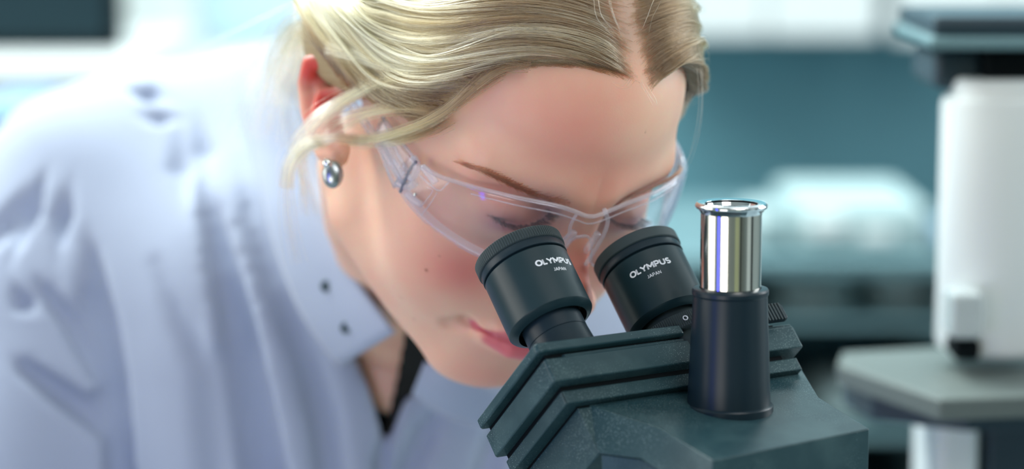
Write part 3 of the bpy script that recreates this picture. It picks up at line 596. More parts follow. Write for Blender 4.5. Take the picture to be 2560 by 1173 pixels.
V, F = nets(f_coat, (-360, -330, -1600), (170, 160, -1270), 5.0); V = relax(V, F, 1, .5); V, F = subdiv(V, F); V = project(f_coat, V, 2, 3); V = relax(V, F, 2, .5)
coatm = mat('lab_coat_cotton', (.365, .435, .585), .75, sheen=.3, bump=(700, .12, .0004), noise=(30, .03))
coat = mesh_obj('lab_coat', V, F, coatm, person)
def sheet(name, inner, outer, m, parent, n=50, k=16, bulge=5, th=1.4, root=None):
    a = resample(inner, n); b = resample(outer, n); t = np.linspace(0, 1, k); P = a[:, None]*(1-t[None, :, None])+b[:, None]*t[None, :, None]
    P[..., 2] += bulge*np.sin(t*np.pi)[None]; P = P.reshape(-1, 3)
    F = [[i*k+j, i*k+j+1, (i+1)*k+j+1, (i+1)*k+j] for i in range(n-1) for j in range(k-1)]
    o = mesh_obj(name, P, F, m, parent); s = o.modifiers.new('thickness', 'SOLIDIFY'); s.thickness = th*.001; s.offset = 0; return o
def oncoat(x, y, l): q = cast(f_coat, [(x, y)], 1150, 1700)[0]; return q*(1-l/np.linalg.norm(q))
inner = [U(930, 150, 1440), U(820, 130, 1412), U(735, 150, 1375), U(700, 235, 1335), U(745, 380, 1310), U(786, 500, 1288), U(838, 610, 1270), U(895, 705, 1256), U(945, 775, 1246), U(987, 832, 1240)]
outer = [oncoat(*q) for q in ((930, 60, 2), (800, 80, 2), (690, 115, 2), (615, 215, 2), (640, 400, 3), (668, 540, 3), (706, 670, 4), (752, 780, 5), (800, 855, 6), (848, 918, 7))]
collar = sheet('collar', inner, outer, coatm, coat, bulge=6)
bk = sheet('collar_stand', [U(700, 235, 1335), U(745, 380, 1310), U(786, 500, 1288), U(838, 610, 1270), U(895, 705, 1256), U(945, 775, 1250)], [U(740, 260, 1350), U(790, 400, 1330), U(830, 510, 1318), U(875, 620, 1312), U(920, 715, 1305), U(950, 790, 1300)], coatm, coat, bulge=-2)
# far-side collar wing under the chin
sheet('collar', [U(1062, 905, 1272), U(1120, 925, 1268), U(1200, 965, 1275), U(1300, 985, 1290)], [U(1030, 985, 1285), U(1110, 1035, 1292), U(1190, 1060, 1300), U(1290, 1075, 1310)], coatm, coat, bulge=3)
def fcol(x, y):
    r = ray(x, y); a = resample(inner, 60); b = resample(outer, 60); best = None
    for i in range(60):
        for t in np.linspace(0, 1, 24):
            p = a[i]*(1-t)+b[i]*t; p = p+np.array([0, 0, 6*math.sin(t*math.pi)]); u_, v_ = PX(p); e = (u_-x)**2+(v_-y)**2
            if best is None or e < best[0]: best = (e, p)
    return best[1]
for x, y in ((818, 718), (871, 822)):
    q = fcol(x, y); nn = np.array([-.35, .05, .93]); nn /= np.linalg.norm(nn)
    MB().lathe(q+nn*.4, nn, [(0, 3.1), (1.0, 3.1), (1.5, 2.6), (1.3, 1.9), (.8, 1.4), (1.1, .6), (1.2, .01)], n=32, cap=False).build('snap_button', M['snap'], collar)
# dark shirt showing at the far side of the open neck
SH = np.array([(1010, 830), (1090, 850), (1085, 930), (1020, 1010), (975, 1130), (952, 1130), (960, 1070), (984, 970)], float)
def f_shirt(p):
    q = np.asarray(p, np.float32); return smax(np.maximum(FHC(q)-4.0, -(FHC(q)-.8)), poly2d(q, SH), 2)
V, F = nets(f_shirt, (-75, -150, -1400), (-20, -40, -1240), 2.0); 
if len(V): mesh_obj('shirt', relax(V, F, 1, .5), F, M['shirt'], person)

# ------------------------------------------------------------------ earring
ec = U(832, 436, 1138); en = np.array([-.25, .05, .95]); en /= np.linalg.norm(en); eq = c2w(ec)
er = thing('earring', eq-np.array([0, 0, .006]), 'oval grey metal stud earring in the near ear lobe', 'earring')
sil = mat('polished_pewter', (.42, .47, .50), .30, 1)
def ovoid(c, rx, ry, rz, n=32):
    th = np.linspace(0, np.pi, n//2+1); ph = np.arange(n)/n*2*np.pi; P = []; F = []
    for t in th:
        for f in ph: P.append(c+np.array([rx*math.sin(t)*math.cos(f), ry*math.cos(t), rz*math.sin(t)*math.sin(f)]))
    for i in range(len(th)-1):
        for j in range(n): k = (j+1) % n; F.append([i*n+j, i*n+k, (i+1)*n+k, (i+1)*n+j])
    return MB().add(P, F)
ovoid(ec, 5.0, 6.6, 3.4).build('stud', sil, er)
ovoid(U(818, 408, 1134), 2.3, 2.3, 2.0, 20).build('bead', M['chromehi'], er)
MB().tube([U(822, 414, 1136), U(826, 420, 1140), U(832, 430, 1142)], .6, 8).build('post', M['chromehi'], er)

# ------------------------------------------------------------------ clear safety glasses
def clear(name, tint, haze, rough, boost):
    m = bpy.data.materials.new(name); m.use_nodes = True; nt = m.node_tree; nt.nodes.clear(); out = nt.nodes.new('ShaderNodeOutputMaterial')
    tr = nt.nodes.new('ShaderNodeBsdfTransparent'); tr.inputs[0].default_value = (*tint, 1); gl = nt.nodes.new('ShaderNodeBsdfGlossy'); gl.inputs['Roughness'].default_value = rough
    gl.inputs['Color'].default_value = (.95, .95, 1, 1); df = nt.nodes.new('ShaderNodeBsdfDiffuse'); df.inputs[0].default_value = (.92, .94, 1, 1); tl = nt.nodes.new('ShaderNodeBsdfTranslucent'); tl.inputs[0].default_value = (.92, .94, 1, 1)
    lw = nt.nodes.new('ShaderNodeLayerWeight'); lw.inputs[0].default_value = .5; pw = nt.nodes.new('ShaderNodeMath'); pw.operation = 'POWER'; pw.inputs[1].default_value = 4
    fr = nt.nodes.new('ShaderNodeMapRange'); fr.inputs[3].default_value = .04; fr.inputs[4].default_value = boost; nt.links.new(lw.outputs['Facing'], pw.inputs[0]); nt.links.new(pw.outputs[0], fr.inputs[0])
    m0 = nt.nodes.new('ShaderNodeMixShader'); m0.inputs[0].default_value = .5
    m1 = nt.nodes.new('ShaderNodeMixShader'); m2 = nt.nodes.new('ShaderNodeMixShader'); m1.inputs[0].default_value = haze
    nt.links.new(df.outputs[0], m0.inputs[1]); nt.links.new(tl.outputs[0], m0.inputs[2]); nt.links.new(tr.outputs[0], m1.inputs[1]); nt.links.new(m0.outputs[0], m1.inputs[2])
    nt.links.new(fr.outputs[0], m2.inputs[0]); nt.links.new(m1.outputs[0], m2.inputs[1]); nt.links.new(gl.outputs[0], m2.inputs[2]); nt.links.new(m2.outputs[0], out.inputs[0]); return m
lensm = clear('clear_lens', (.965, .955, .97), .035, .04, .75); rimm = clear('clear_plastic_edge', (.97, .97, .985), .26, .12, .8); hingem = clear('moulded_hinge', (.97, .975, .99), .36, .10, .8); slotm = clear('slate_seam', (.25, .28, .42), .2, .1, .5)
GXC = 6.0
def gsurf(x, z, off=0):                                          # the wrap-around lens surface in the head frame
    x = np.asarray(x, float); z = np.asarray(z, float); a = np.where(x < 0, 79.0, 74.0)+off; y = 22+(88.5+off)*np.sqrt(np.clip(1-(x/a)**2, 0, 1))-(z-20)*.12-.009*(z-26)**2
    return np.stack([x, y, z], -1)
def f_g(p):
    p = np.asarray(p, float); a = np.where(p[..., 0] < 0, 79.0, 74.0); return (np.sqrt((p[..., 0]/a)**2+((p[..., 1]+(p[..., 2]-20)*.12+.009*(p[..., 2]-26)**2-22)/88.5)**2)-1)*74
def gpx(px, off=0):                                              # pixel -> point on that surface
    q = c2h(cast(lambda p: f_g(c2h(p)), px, 950, 1300)); return gsurf(q[:, 0], q[:, 2], off)
TOPZ = np.array([(-77, 31), (-66, 38), (-55, 44), (-43, 47), (-29, 47.5), (-14, 46.5), (-4, 44), (2, 42), (6.5, 41), (13, 42.3), (21, 43.3), (31, 42.6), (46, 39.2), (58, 34), (64, 30), (70.5, 27)], float)
BOTZ = np.array([(-77, 16), (-68, 9), (-55, 5), (-40, 4), (-25, 6), (-12, 10), (-3, 16), (0.2, 20), (2, 30), (6.5, 31.5), (11.5, 30), (14, 24), (17, 16), (24, 9), (35, 5.5), (45, 4.5), (59, 4.5), (66, 6), (70.5, 9)], float)
thx = np.concatenate([np.linspace(-77, -60, 26), np.linspace(-59, 55, 160), np.linspace(56, 70.5, 30)])
tz = np.interp(thx, *smoothpoly(TOPZ, 300).T); bz = np.interp(thx, *smoothpoly(BOTZ, 300).T); k = 28; tt = np.linspace(0, 1, k)
Zg = tz[:, None]*(1-tt)+bz[:, None]*tt; Pg = gsurf(np.broadcast_to(thx[:, None], Zg.shape), Zg)
gc = c2w(h2c((6, 100, 4))); groot = thing('safety_glasses', gc, 'clear wraparound safety glasses worn by the person', 'safety glasses')
nn_ = len(thx); Fg = [[i*k+j, i*k+j+1, (i+1)*k+j+1, (i+1)*k+j] for i in range(nn_-1) for j in range(k-1)]
lens = mesh_obj('lens', h2c(Pg.reshape(-1, 3)), Fg, lensm, groot); sd = lens.modifiers.new('thickness', 'SOLIDIFY'); sd.thickness = .0018; sd.offset = -1
def gtube(name, hp, r, m, parent=groot, n=10, sm=None):
    hp = np.asarray(hp, float); P = resample(hp, sm or max(12, len(hp)*6)); return MB().tube(h2c(P), r, n).build(name, m, parent)
te = gsurf(thx, tz, .3); gtube('brow_bar', te[::6], 1.05, rimm, n=12, sm=140)
gtube('brow_bar_ridge', gsurf(thx, tz-3.2, .5)[16:-26:6], .42, rimm, n=8, sm=120)
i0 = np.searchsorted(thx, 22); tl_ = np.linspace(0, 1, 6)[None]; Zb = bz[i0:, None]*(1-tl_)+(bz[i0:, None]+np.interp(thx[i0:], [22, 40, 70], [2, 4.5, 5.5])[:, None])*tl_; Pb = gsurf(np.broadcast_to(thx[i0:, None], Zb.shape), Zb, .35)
mb = len(thx)-i0; mesh_obj('lens_sheen_band', h2c(Pb.reshape(-1, 3)), [[i*6+j, i*6+j+1, (i+1)*6+j+1, (i+1)*6+j] for i in range(mb-1) for j in range(5)], clear('milky_sheen', (.95, .94, .97), .30, .10, .9), groot)  # added milky strip: pale lens reflection painted along the lower edge
be = gsurf(thx, bz, 0); gtube('lower_rim', be[::5], .6, rimm, sm=160)
gtube('lens_edge', [gsurf(-.5, 44.5), gsurf(-3.8, 39), gsurf(-3.4, 32), gsurf(-1.5, 24), gsurf(-.2, 15)], 1.0, rimm)
gtube('lens_edge', [gsurf(13, 41), gsurf(14.5, 36), gsurf(14.5, 31), gsurf(19, 26), gsurf(24, 24)], .8, rimm)
for sg in (1, -1):                                                # nose pads
    a = [gsurf(6+sg*6, 33), gsurf(6+sg*6.5, 26)-np.array([0, 3, 0]), gsurf(6+sg*7.5, 18)-np.array([0, 6, 0]), gsurf(6+sg*9, 10)-np.array([0, 8, 0])]
    gtube('nose_pad', a, [1.6]*24, rimm)
# temples
def temple(sg):
    if sg > 0:
        tp = gpx([(1040, 400), (1012, 366), (990, 338), (960, 298), (930, 258), (905, 225)], 0); bt = gpx([(988, 470), (972, 432), (958, 396), (942, 345), (922, 300), (898, 252)], 0)
    else:
        tp = gsurf([-77]*2, [31, 31]); tp = np.array([(-77.5, 46, 30), (-80, 30, 29), (-80.5, 15, 26), (-80, 0, 22), (-78, -12, 17)]); bt = np.array([(-77.5, 46, 15), (-80, 30, 16), (-80.5, 15, 16), (-80, 0, 15), (-78, -12, 12)])
    tail = [(76*sg, -14, 14), (74*sg, -26, 4), (70*sg, -36, -8)]
    tp = np.vstack([tp, tail]); bt = np.vstack([bt, np.array(tail)-(0, 1, 4)]); a = resample(tp, 40); b = resample(bt, 40); kk = 8; t = np.linspace(0, 1, kk)
    P = a[:, None]*(1-t[None, :, None])+b[:, None]*t[None, :, None]; P[..., 0] += sg*1.2*np.sin(t*np.pi)[None]
    o = mesh_obj('temple', h2c(P.reshape(-1, 3)), [[i*kk+j, i*kk+j+1, (i+1)*kk+j+1, (i+1)*kk+j] for i in range(39) for j in range(kk-1)], clear('temple_plastic', (.975, .975, .985), .10, .08, .6), groot)
    s = o.modifiers.new('thickness', 'SOLIDIFY'); s.thickness = .0022; s.offset = 0
    MB().tube(h2c(a), .75, 8).build('temple_edge', rimm, o); MB().tube(h2c(b), .75, 8).build('temple_edge', rimm, o)
    return o, a, b
tn, ta, tb2 = temple(1); temple(-1)
mid = gpx([(974, 352), (990, 372), (1003, 392)], 1.4); gtube('groove', mid, .22, rimm, tn)
V, F3 = text_mesh('BOLLE', 3.6, .22)                             # raised lettering on the near temple
q0 = gpx([(962, 368), (992, 412)], 1.9); ex = q0[1]-q0[0]; L_ = np.linalg.norm(ex); ex /= L_; ey = gpx([(984, 356)], 1.9)[0]-gpx([(966, 372)], 1.9)[0]; ey -= ex*(ex@ey); ey /= np.linalg.norm(ey)
V = q0[0]+ex*(V[:, :1]+L_*.45)*.95+ey*(V[:, 1:2]-.2); mesh_obj('lettering', h2c(V), F3, hingem, tn, smooth=False)
# near hinge: curved seam, block and moulded prongs
def bar(name, px, r, m, off=1.2, n=10): return gtube(name, gpx(px, off), r, m, groot, n)
bar('hinge_seam', [(1034, 392), (1018, 412), (1005, 440), (994, 468)], .75, slotm, 1.0)
bar('hinge_block', [(1036, 398), (1044, 418), (1040, 440), (1030, 452)], 1.9, hingem, -.4)
bar('hinge_block', [(996, 462), (1012, 470), (1028, 470), (1040, 462)], 1.9, hingem, -.4)
bar('hinge_prong', [(1056, 415), (1072, 434), (1088, 456)], [1.7]*18, hingem, .2)
bar('hinge_prong', [(1016, 482), (1034, 498), (1052, 510)], [1.6]*18, hingem, .2)
bar('hinge_line', [(1046, 432), (1070, 455), (1094, 472), (1106, 466), (1119, 452)], .42, rimm, .6)
bar('hinge_line', [(1066, 464), (1079, 472), (1064, 494), (1050, 512)], .3, rimm, .6)
bar('hinge_line', [(1090, 478), (1072, 506), (1052, 532)], .28, rimm, .6)
bar('hinge_screw', [(1025, 463), (1028, 466)], .9, M['chromehi'], 2.2)

# ------------------------------------------------------------------ the microscope
PSI = math.radians(34); INC = math.radians(47)
def axw(X, Y, Z): return wdir((X, Y, Z))
def w2cd(v): v = np.asarray(v, float); return v @ RW
e1 = w2cd((math.cos(PSI), math.sin(PSI), 0)); e3 = w2cd((-math.sin(PSI)*math.cos(INC), math.cos(PSI)*math.cos(INC), math.sin(INC))); e2 = np.cross(e3, e1); UPC = w2cd((0, 0, 1))
if e2[1] < 0: e2 = -e2
O = U(1293, 628, 1078)
def K(u, v, w_): return O+u*e1+v*e2-w_*e3
def plane_hit(x, y, P0, n): r = ray(x, y); return r*((P0@n)/(r@n))
BENCH_Z = .93
tb = c2w(U(1822, 1020, 1035)); mroot = thing('microscope', (tb[0], tb[1], BENCH_Z), 'black trinocular microscope with two eyepieces and an upright steel camera tube', 'microscope')
AX = np.stack([e1, e2, -e3])
def eyepiece(u, dw, ring, tphi):
    C = K(u, 0, dw); ax = -e3
    ep = MB().lathe(C, ax, [(10.5, 14), (10.5, 19.4), (11, 19.8), (38.5, 19.8), (39.3, 19.2), (40.5, 17.0), (41, 16.2), (36, 15.6), (34, 13)], n=128, cap=False).build('eyepiece', M['eyepiece'], mroot, auto=.6)
    MB().lathe(C, ax, [(6.0, 13), (6.0, 19.9), (6.3, 20.1), (9.6, 20.1), (9.8, 19.9), (10.0, 18.6), (11.2, 18.6)], n=128, cap=False).build('collar_ring', M['tube'], ep, auto=.6)
    MB().lathe(C, ax, [(4, 12.0), (1.0, 12.6), (0, 15), (0, 19.2), (.5, 20.3), (.9, 20.7), (5.6, 20.7), (6.0, 20.2), (6.0, 14)], n=440, cap=False, ripple=(4, 7, .35) if not ring else None).build('eyecup', M['rubber'], ep, auto=.6)
    MB().lathe(C, ax, [(3.5, 12.5), (3.2, 8), (2.9, 0.01)], n=64, cap=False).build('lens', M['black'], ep)
    if ring:
        MB().lathe(C, ax, [(34, 12), (44.5, 14.2), (44.8, 17.6), (45.2, 18.2), (52.0, 18.2), (52.6, 17.6), (53, 15.5), (66, 15.5)], n=440, cap=False, ripple=(3, 4, .22)).build('diopter_ring', M['rubber'], mroot, auto=.6)
    else:
        MB().lathe(C, ax, [(35, 13.8), (47.4, 13.8), (47.6, 13.5), (47.8, 13.8), (57, 14.6), (60, 14.8)], n=128, cap=False).build('eyepiece_tube', M['tube'], mroot, auto=.6)
    # printed lettering wrapped around the barrel
    a = np.cross(ax, (0, 0, 1.)); toc = np.array([0, 0, 1.]); toc = toc-ax*(toc@ax); toc /= np.linalg.norm(toc); side = np.cross(toc, ax); side = side if side[0] > 0 else -side
    r = 19.86
    for s, size, tt, bold in (('OLYMPUS', 4.0, 20.6, .24), ('JAPAN', 2.3, 24.6, .17)):
        V, F = text_mesh(s, size, bold, 1.12 if tt < 22 else .95); ph = tphi+V[:, 0]/r; t = tt-V[:, 1]
        P = C+t[:, None]*ax+r*(np.cos(ph)[:, None]*toc+np.sin(ph)[:, None]*side)
        mesh_obj('lettering', P, F, M['letter'], ep, smooth=False)
    if ring:
        m = MB(); ph = tphi+.22; c0 = C+48.5*ax+18.35*(math.cos(ph)*toc+math.sin(ph)*side); nn = math.cos(ph)*toc+math.sin(ph)*side; t2 = np.cross(nn, ax)
        m.tube([c0+1.0*(math.cos(k)*ax+math.sin(k)*t2) for k in np.linspace(0, 2*math.pi, 25)], .28, 6, cap=False).build('index_mark', M['letter'], mroot)
eyepiece(0, 0, False, .76); eyepiece(62, 6.5, True, .12)
# hinged prism housings: stacked plates facing the observer
def slab(name, u0, u1, v0, v1, w0, w1, cut=5, bev=1.0, m='enamel'):
    pr = [(u0+cut, v1), (u1-cut, v1), (u1, v1-cut), (u1, v0+cut), (u1-cut, v0), (u0+cut, v0), (u0, v0+cut), (u0, v1-cut)] if cut else [(u0, v1), (u1, v1), (u1, v0), (u0, v0)]
    return MB().prism([K(u, v, w0) for u, v in pr], [K(u, v, w1) for u, v in pr]).build(name, M[m], mroot, bevel=bev)
slab('eyepiece_plate', -25.5, 54, -47, 15.8, 57, 61.6, 1.5, .9)
slab('gap_shade', -20.5, 106, -46, 12.0, 61.5, 64.2, 0, .05, 'black')  # near-black filler: shade of the open gap put into the colour
slab('prism_housing', -22.5, 116, -49, 13.6, 64.0, 75.4, 1.0, .7)
slab('prism_housing_rib', -12, 116, -30, 12.9, 62.6, 64.1, 1.0, .2)
slab('gap_shade', -16.6, 106, -48, 7.6, 75.2, 77.8, 0, .05, 'black')
slab('rear_plate', -17.5, 114, -50, 8.2, 77.6, 84, .8, .6)
slab('gap_shade', -10.3, 106, -48, 4.0, 83.8, 85.2, 0, .05, 'black')
slab('side_housing', -10.5, 60, -52, 4.5, 85, 108, 0, .5)
slab('diopter_plate', 58, 108, -30, 12, 57, 61.5, 4, 1.0)
# knurled clamp knob on the right end
kc = K(106, 16.5, 59); kb = MB(); kb.box(kc, AX, (-14, -1, -4), (4.5, 3, 4)); kn = kb.build('clamp_knob', M['tube'], mroot, bevel=1.3)
kr = MB()
for i in range(9): kr.box(kc+e1*(-13+i*1.8), AX, (0, 2.2, -4.4), (1.0, 3.5, 4.4))
kr.build('knob_ribs', M['rubber'], kn, bevel=.2)
# main body: flat sloping top, faceted left side
hor = w2cd((math.sin(PSI), -math.cos(PSI), 0)); sl = math.radians(9); nt_ = UPC*math.cos(sl)+hor*math.sin(sl)
P0 = K(-10.5, 5.0, 85.2)
def T(x, y): return plane_hit(x, y, P0, nt_)
top = [T(1437, 1001), T(1650, 1071), T(1783, 1152), T(2174, 1072), T(2047, 993), T(1999, 914)]
def dn(p, a): return p-UPC*a
Sm = K(-10.9, 4.7, 108); nf = np.cross(top[1]-top[0], Sm-top[0]); Bl = plane_hit(1600, 1150, top[0], nf)
print('seam end', PX(Sm), 'Bl depth', Bl[2], 'tops', [round(-t[2]) for t in top])
lower = [Sm, Bl, dn(top[2], 19)-hor*2, dn(top[3], 19), dn(top[4], 19), dn(top[5], 19)]
MB().prism(top, lower).build('head_cover', M['enamel'], mroot, bevel=.8)
cen = np.mean(lower, 0); ins = lambda q, c, k: c+(q-c)*k
low2 = [ins(q, cen, .985)-UPC*.25 for q in lower]; MB().prism(low2, [dn(ins(q, cen, .96), 50) for q in low2]).build('head_body', M['enamel'], mroot, bevel=.8)
# name plate on the front
fa, fb = lower[2], lower[3]; fx = (fb-fa)/np.linalg.norm(fb-fa); fn = np.cross(fx, UPC); fn = fn if fn[2] > 0 else -fn
pc = fa+fx*34-UPC*7.5+fn*.2
npl = MB().box(pc, [fx, UPC, fn], (-15, -5, 0), (13, 5, .6)).build('name_plate', M['tube'], mroot, bevel=.3)
npr = MB().box(pc, [fx, UPC, fn], (-12, -1, .6), (9, 3.2, .9)).build('plate_panel', mat('plate_print', (.16, .30, .36), .5), npl)
# photo tube
tc_ = T(1822, 1012); tdir = UPC
def tub(name, prof, m, **k): return MB().lathe(tc_, tdir, prof, n=160, **k).build(name, M[m], mroot, auto=.5)
tub('photo_tube', [(-8, 19.3), (.0, 19.3), (.5, 19.0), (.7, 18.5), (.9, 18.1), (48.2, 16.1), (49.0, 16.6), (50.6, 16.6), (51.4, 16.1), (51.7, 15.2), (51.8, 13.4)], 'tube', cap=False)
stl = tub('steel_tube', [(46, 13.2), (82, 13.2), (84.5, 13.2)], 'chrome', cap=False)
MB().lathe(tc_, tdir, [(86.0, 10.5), (88.3, 11.5), (88.9, 14.2), (88.6, 15.1), (87.6, 15.7), (86.6, 15.4), (86.0, 14.4), (84.6, 13.5), (84.0, 13.1)], n=160, cap=False).build('flange', M['chromehi'], stl, auto=.9)
MB().lathe(tc_, tdir, [(84, 10.9), (88.3, 11.2)], n=96, cap=False).build('inner_rim', M['black'], stl)
# stand below the frame: arm, stage, foot on the bench
wc = w2c((tb[0], tb[1], .93)); WX = [w2cd((math.cos(PSI), math.sin(PSI), 0)), w2cd((-math.sin(PSI), math.cos(PSI), 0)), UPC]
hb = (c2w(np.mean(low2, 0))[2]-.055-.93)*1000
MB().box(wc, WX, (-38, -60, 30), (38, -10, hb+8)).build('arm', M['white'], mroot, bevel=5)
MB().box(wc, WX, (-60, -70, 0), (60, 130, 32)).build('foot', M['white'], mroot, bevel=6)
MB().box(wc, WX, (-70, -20, 130), (70, 110, 140)).build('stage', M['dark'], mroot, bevel=1)

# ------------------------------------------------------------------ the laboratory behind, far out of focus
def struct(o): o['kind'] = 'structure'; return o
def wbox(name, lo, hi, m, parent=None, bevel=0):
    P = [[(hi if k >> j & 1 else lo)[j] for j in range(3)] for k in range(8)]; F = [[0, 2, 3, 1], [4, 5, 7, 6], [0, 1, 5, 4], [2, 6, 7, 3], [0, 4, 6, 2], [1, 3, 7, 5]]
    return mesh_obj(name, P, F, m, parent, smooth=False, bevel=bevel, frame='world')
def wpx(x, y, Y):                                                # point on the vertical plane at distance Y along the room
    r = wdir(ray(x, y)) @ np.eye(3); r = ray(x, y) @ RW.T; t = Y/r[1]; return np.array([0, 0, CAMZ])+r*t
def pbox(name, x0, y0, x1, y1, Y, dY, m, parent=None, bevel=4):  # box whose front face covers that patch of the wall plane
    a = wpx(x0, y1, Y); b = wpx(x1, y0, Y); return wbox(name, (a[0], Y, a[2]), (b[0], Y+dY, b[2]), m, parent, bevel)
XL, XR, YB, YF, ZC = -2.6, 2.6, 3.6, -1.6, 2.8
struct(wbox('floor', (XL, YF, -.05), (XR, YB, 0), M['floorm'])); struct(wbox('ceiling', (XL, YF, ZC), (XR, YB, ZC+.05), M['ceil']))
struct(wbox('wall_back', (XL, YB, 0), (XR, YB+.08, ZC), M['teal'])); struct(wbox('wall_left', (XL-.08, YF, 0), (XL, YB, ZC), M['wallside'])); struct(wbox('wall_right', (XR, YF, 0), (XR+.08, YB, ZC), M['wallside'])); struct(wbox('wall_front', (XL, YF-.08, 0), (XR, YF, ZC), M['wallf']))
# invented panels on unseen walls, added only for their reflections in the steel tube
struct(wbox('reflection_panel_1', (XR-.03, -.55, 0), (XR-.001, .25, 2.05), M['white'])); struct(wbox('reflection_strip_1', (XR-.04, .45, 0), (XR-.001, .80, 2.3), M['black']))
struct(wbox('reflection_panel_2', (.55, YF+.001, 0), (1.35, YF+.03, 2.05), mat('olive_panel', (.42, .43, .25), .6))); struct(wbox('reflection_strip_2', (1.6, YF+.001, 0), (1.9, YF+.04, 2.4), M['black']))
# benches
lb = thing('lab_bench', (.8, 1.1, 0), 'L-shaped grey lab bench carrying both microscopes', 'bench')
MB().prism([(-.05, .55, .93), (1.6, .55, .93), (1.6, 1.8, .93), (.27, 1.8, .93), (.27, 1.0, .93), (-.05, 1.0, .93)][::-1], [(-.05, .55, .89), (1.6, .55, .89), (1.6, 1.8, .89), (.27, 1.8, .89), (.27, 1.0, .89), (-.05, 1.0, .89)][::-1]).build('worktop', M['bench'], lb, frame='world', smooth=False)
wbox('cabinet_base', (.32, .62, 0), (1.55, 1.75, .89), M['greyp'], lb, 2)
bb = thing('back_bench', (1.1, 2.6, 0), 'dark teal bench along the far wall under the instruments', 'bench'); wbox('worktop', (.2, 2.25, .80), (2.4, 3.1, .84), M['dark'], bb, 3); wbox('cabinet_base', (.25, 2.3, 0), (2.35, 3.05, .80), M['greyp'], bb, 2)
# white wall cupboards and the pillar
def simple(name, parts, label, cat, group=None):
    lo = np.min([np.minimum(p[1], p[2]) for p in parts], 0); hi = np.max([np.maximum(p[1], p[2]) for p in parts], 0)
    r = thing(name, ((lo[0]+hi[0])/2, (lo[1]+hi[1])/2, lo[2]), label, cat, group)
    for q in parts: wbox(q[0], q[1], q[2], q[3], r, q[4] if len(q) > 4 else 3)
    return r
def pp(x0, y0, x1, y1, Y): a = wpx(x0, y1, Y); b = wpx(x1, y0, Y); return a, b
def cup(x0, x1, y1, Y, label):
    a, b = pp(x0, -420, x1, y1, Y); m_ = (a[0]+b[0])/2
    simple('wall_cupboard', [('carcass', (a[0], Y+.02, a[2]), (b[0], YB-.002, b[2]), M['white']), ('door', (a[0], Y, a[2]), (m_-.002, Y+.019, b[2]), M['white']), ('door', (m_+.002, Y, a[2]), (b[0], Y+.019, b[2]), M['white'])], label, 'cupboard')
cup(1640, 2206, 92, 3.25, 'wide white cupboard high on the teal wall above the steel tube'); cup(2238, 2800, 100, 3.25, 'white cupboard at the top right behind the second microscope')
a, b = pp(285, -500, 472, 900, 3.42); struct(wbox('trim_1', (a[0], 3.42, 0), (b[0], YB, ZC), M['wallp']))
a, b = pp(480, -420, 1000, 150, YB-.02); wn = struct(wbox('window_1', (a[0], YB-.03, a[2]), (b[0], YB-.004, b[2]), M['white']))
pane = mat('daylit_pane', (.5, .7, .85), .4, emit=((.42, .62, .78), .55)); wbox('pane', (a[0]+.03, YB-.034, a[2]+.03), (b[0]-.03, YB-.029, b[2]-.03), pane, wn)
# dark screen and pale things at the upper left
a, b = pp(-260, -260, 292, 128, 2.6); scr = simple('computer_monitor', [('casing', (a[0], 2.6, a[2]), (b[0], 2.635, b[2]), M['black']), ('screen', (a[0]+.012, 2.596, a[2]+.012), (b[0]-.012, 2.601, b[2]-.012), mat('dark_glass', (.010, .026, .034), .5, spec=.15))], 'large dark monitor at the top left in front of the pillar', 'monitor')
zt = a[2]
a, b = pp(-400, 140, 300, 700, 2.45); simple('storage_cabinet', [('body', (a[0], 2.45, 0), (b[0], 3.0, zt-.012), M['white']), ('top', (a[0]-.01, 2.43, zt-.012), (b[0]+.01, 3.0, zt-.001), M['white'])], 'white low cabinet under the dark monitor', 'cabinet')
a, b = pp(300, 175, 720, 700, 3.02); simple('tall_cabinet', [('body', (a[0], 3.02, 0), (b[0], 3.4, b[2]), M['wallp'])], 'pale cabinet behind the raised shoulder of the lab coat', 'cabinet')
a, b = pp(-90, 275, 52, 372, 2.1); bx = simple('file_box', [('box', (a[0], 2.1, a[2]), (b[0], 2.3, b[2]), M['bluebox'])], 'pale blue box at the left edge behind the shoulder', 'box')
st = simple('side_stand', [('post', (a[0]-.1, 2.1, 0), (b[0]+.02, 2.35, a[2]-.001), M['wallp'])], 'pale stand under the blue box at the left edge', 'stand')
# instruments on the back bench
def inst(name, x0, y0, x1, y1, Y, dY, m, label, cat, z0=None, extra=()):
    a, b = pp(x0, y0, x1, y1, Y); z = a[2] if z0 is None else z0
    return simple(name, [('housing', (a[0], Y, z), (b[0], Y+dY, b[2]), M[m], 12), *[(n_, (lambda c: (c[0][0], Y-.006, c[0][2]))(pp(*q, Y)), (lambda c: (c[1][0], Y+.001, c[1][2]))(pp(*q, Y)), M[mm]) for n_, q, mm in extra]], label, cat)
sa, sb = pp(1500, 648, 2420, 690, 2.42)
bds = [pp(1500, y, 2420, y+14, 2.42) for y in (805, 1088)]
sh = simple('equipment_shelf', [('shelf_board', (sa[0], 2.42, sa[2]), (sb[0], 2.9, sb[2]), M['greyp'])]+[('shelf_board', (sa[0]+.021, 2.42, q[0][2]), (sb[0]-.021, 2.88, q[1][2]), M['greyp']) for q in bds]+[('back_panel', (sa[0], 2.88, .842), (sb[0], 2.9, sa[2]), M['teal']), ('side_panel', (sa[0], 2.42, .842), (sa[0]+.02, 2.88, sa[2]), M['greyp']), ('side_panel', (sb[0]-.02, 2.42, .842), (sb[0], 2.88, sa[2]), M['greyp'])], 'teal grey three-level shelf unit behind the steel tube', 'shelf')
z1, z2 = bds[0][1][2]+.001, bds[1][1][2]+.001
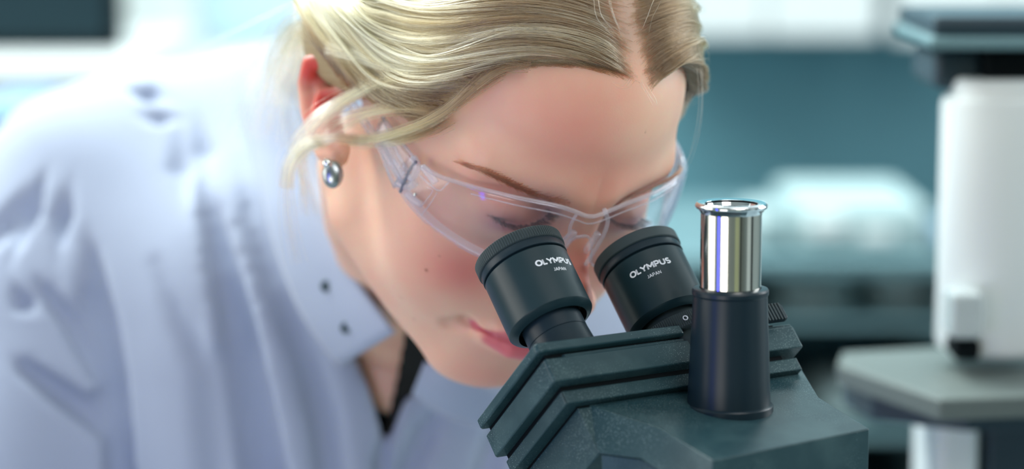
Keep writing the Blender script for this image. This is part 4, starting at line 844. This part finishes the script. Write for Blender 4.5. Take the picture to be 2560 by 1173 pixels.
inst('lab_instrument', 1985, 512, 2330, 646, 2.46, .22, 'papers', 'long pale instrument on top of the teal grey shelf', 'instrument', sb[2]+.001, [('label_strip', (2150, 575, 2230, 605), 'white'), ('display', (2020, 540, 2110, 590), 'white')])
inst('small_box', 1868, 528, 1960, 646, 2.46, .1, 'papers', 'small pale box beside the long instrument on the shelf', 'box', sb[2]+.001)
inst('blue_tray', 2345, 575, 2440, 646, 2.46, .1, 'softblue', 'small blue tray on the right end of the teal grey shelf', 'tray', sb[2]+.001)
inst('lab_instrument', 1950, 700, 2140, 800, 2.5, .2, 'tealbox', 'grey rounded instrument under the shelf nearer the steel tube', 'instrument', z1, [('panel', (1970, 720, 2080, 770), 'papers')])
inst('lab_instrument', 2190, 685, 2325, 800, 2.5, .2, 'tealbox', 'grey rounded instrument under the shelf nearer the white column', 'instrument', z1, [('panel', (2205, 700, 2310, 760), 'papers')])
# second microscope at the right edge
m2 = thing('microscope', (*c2w(U(2500, 1100, 1400))[:2], .931), 'blurred white and dark microscope at the right edge', 'microscope')
def q2(name, x0, y0, x1, y1, Y, dY, m, bevel=3): a, b = pp(x0, y0, x1, y1, Y); return wbox(name, (a[0], Y, a[2]), (b[0], Y+dY, b[2]), M[m], m2, bevel)
q2('head_cap', 2335, 42, 2720, 92, 1.34, .12, 'dark'); q2('head_band', 2325, 92, 2720, 126, 1.335, .13, 'greyp'); q2('neck_block', 2335, 126, 2462, 226, 1.37, .08, 'dark', 6); q2('neck', 2462, 126, 2640, 214, 1.36, .1, 'black')
def colm(name, x0, x1, y0, y1, Y, m, prof=None):
    a = wpx(x0, y1, Y); b = wpx(x1, y0, Y); r = (b[0]-a[0])/2*1000; c = w2c(((a[0]+b[0])/2, Y+r*.001, a[2])); H = (b[2]-a[2])*1000
    return MB().lathe(c, UPC, [(0, r*.86), (3, r*.97), (7, r), (H-16, r), (H-12, r*.98), (H-10, r*.86), (H-2, r*.84), (H, r*.76)] if prof is None else [(0, r), (H, r)], n=72).build(name, M[m], m2, auto=.6)
colm('column', 2366, 2700, 205, 905, 1.34, 'white'); q2('objective_window', 2378, 735, 2462, 850, 1.325, .03, 'clearish', 3); q2('objective', 2384, 850, 2455, 905, 1.335, .05, 'black', 4)
def slabp(name, pts, th, m, Yt=None):
    P = [plane_hit(x, y, w2c((0, 0, Yt)), UPC) for x, y in pts]; return MB().prism(P, [p-UPC*th for p in P]).build(name, M[m], m2, bevel=1.5)
zst = c2w(U(2330, 940, 1370))[2]
slabp('stage', [(2092, 912), (2350, 1000), (2760, 985), (2760, 880), (2560, 862), (2330, 868), (2105, 880)], 12, 'steelg', zst)
slabp('stage_carrier', [(2108, 945), (2180, 985), (2420, 1010), (2760, 1000), (2760, 905), (2420, 905), (2200, 930)], 16, 'dark', zst-.012)
a, b = pp(2340, 1040, 2452, 1300, 1.36); wbox('base_arm', (a[0], 1.36, .965), (b[0], 1.45, b[2]), M['white'], m2, 6); a, b = pp(2456, 1000, 2700, 1320, 1.37); wbox('base_column', (a[0], 1.37, .965), (b[0], 1.49, b[2]), M['dark'], m2, 5)
a, b = pp(2300, 1250, 2720, 1300, 1.33); wbox('foot', (a[0], 1.28, .931), (b[0], 1.56, .972), M['white'], m2, 6)
inst('specimen_box', 2058, 975, 2190, 1100, 2.46, .12, 'papers', 'pale box on the lowest shelf left of the second microscope stage', 'box', z2)
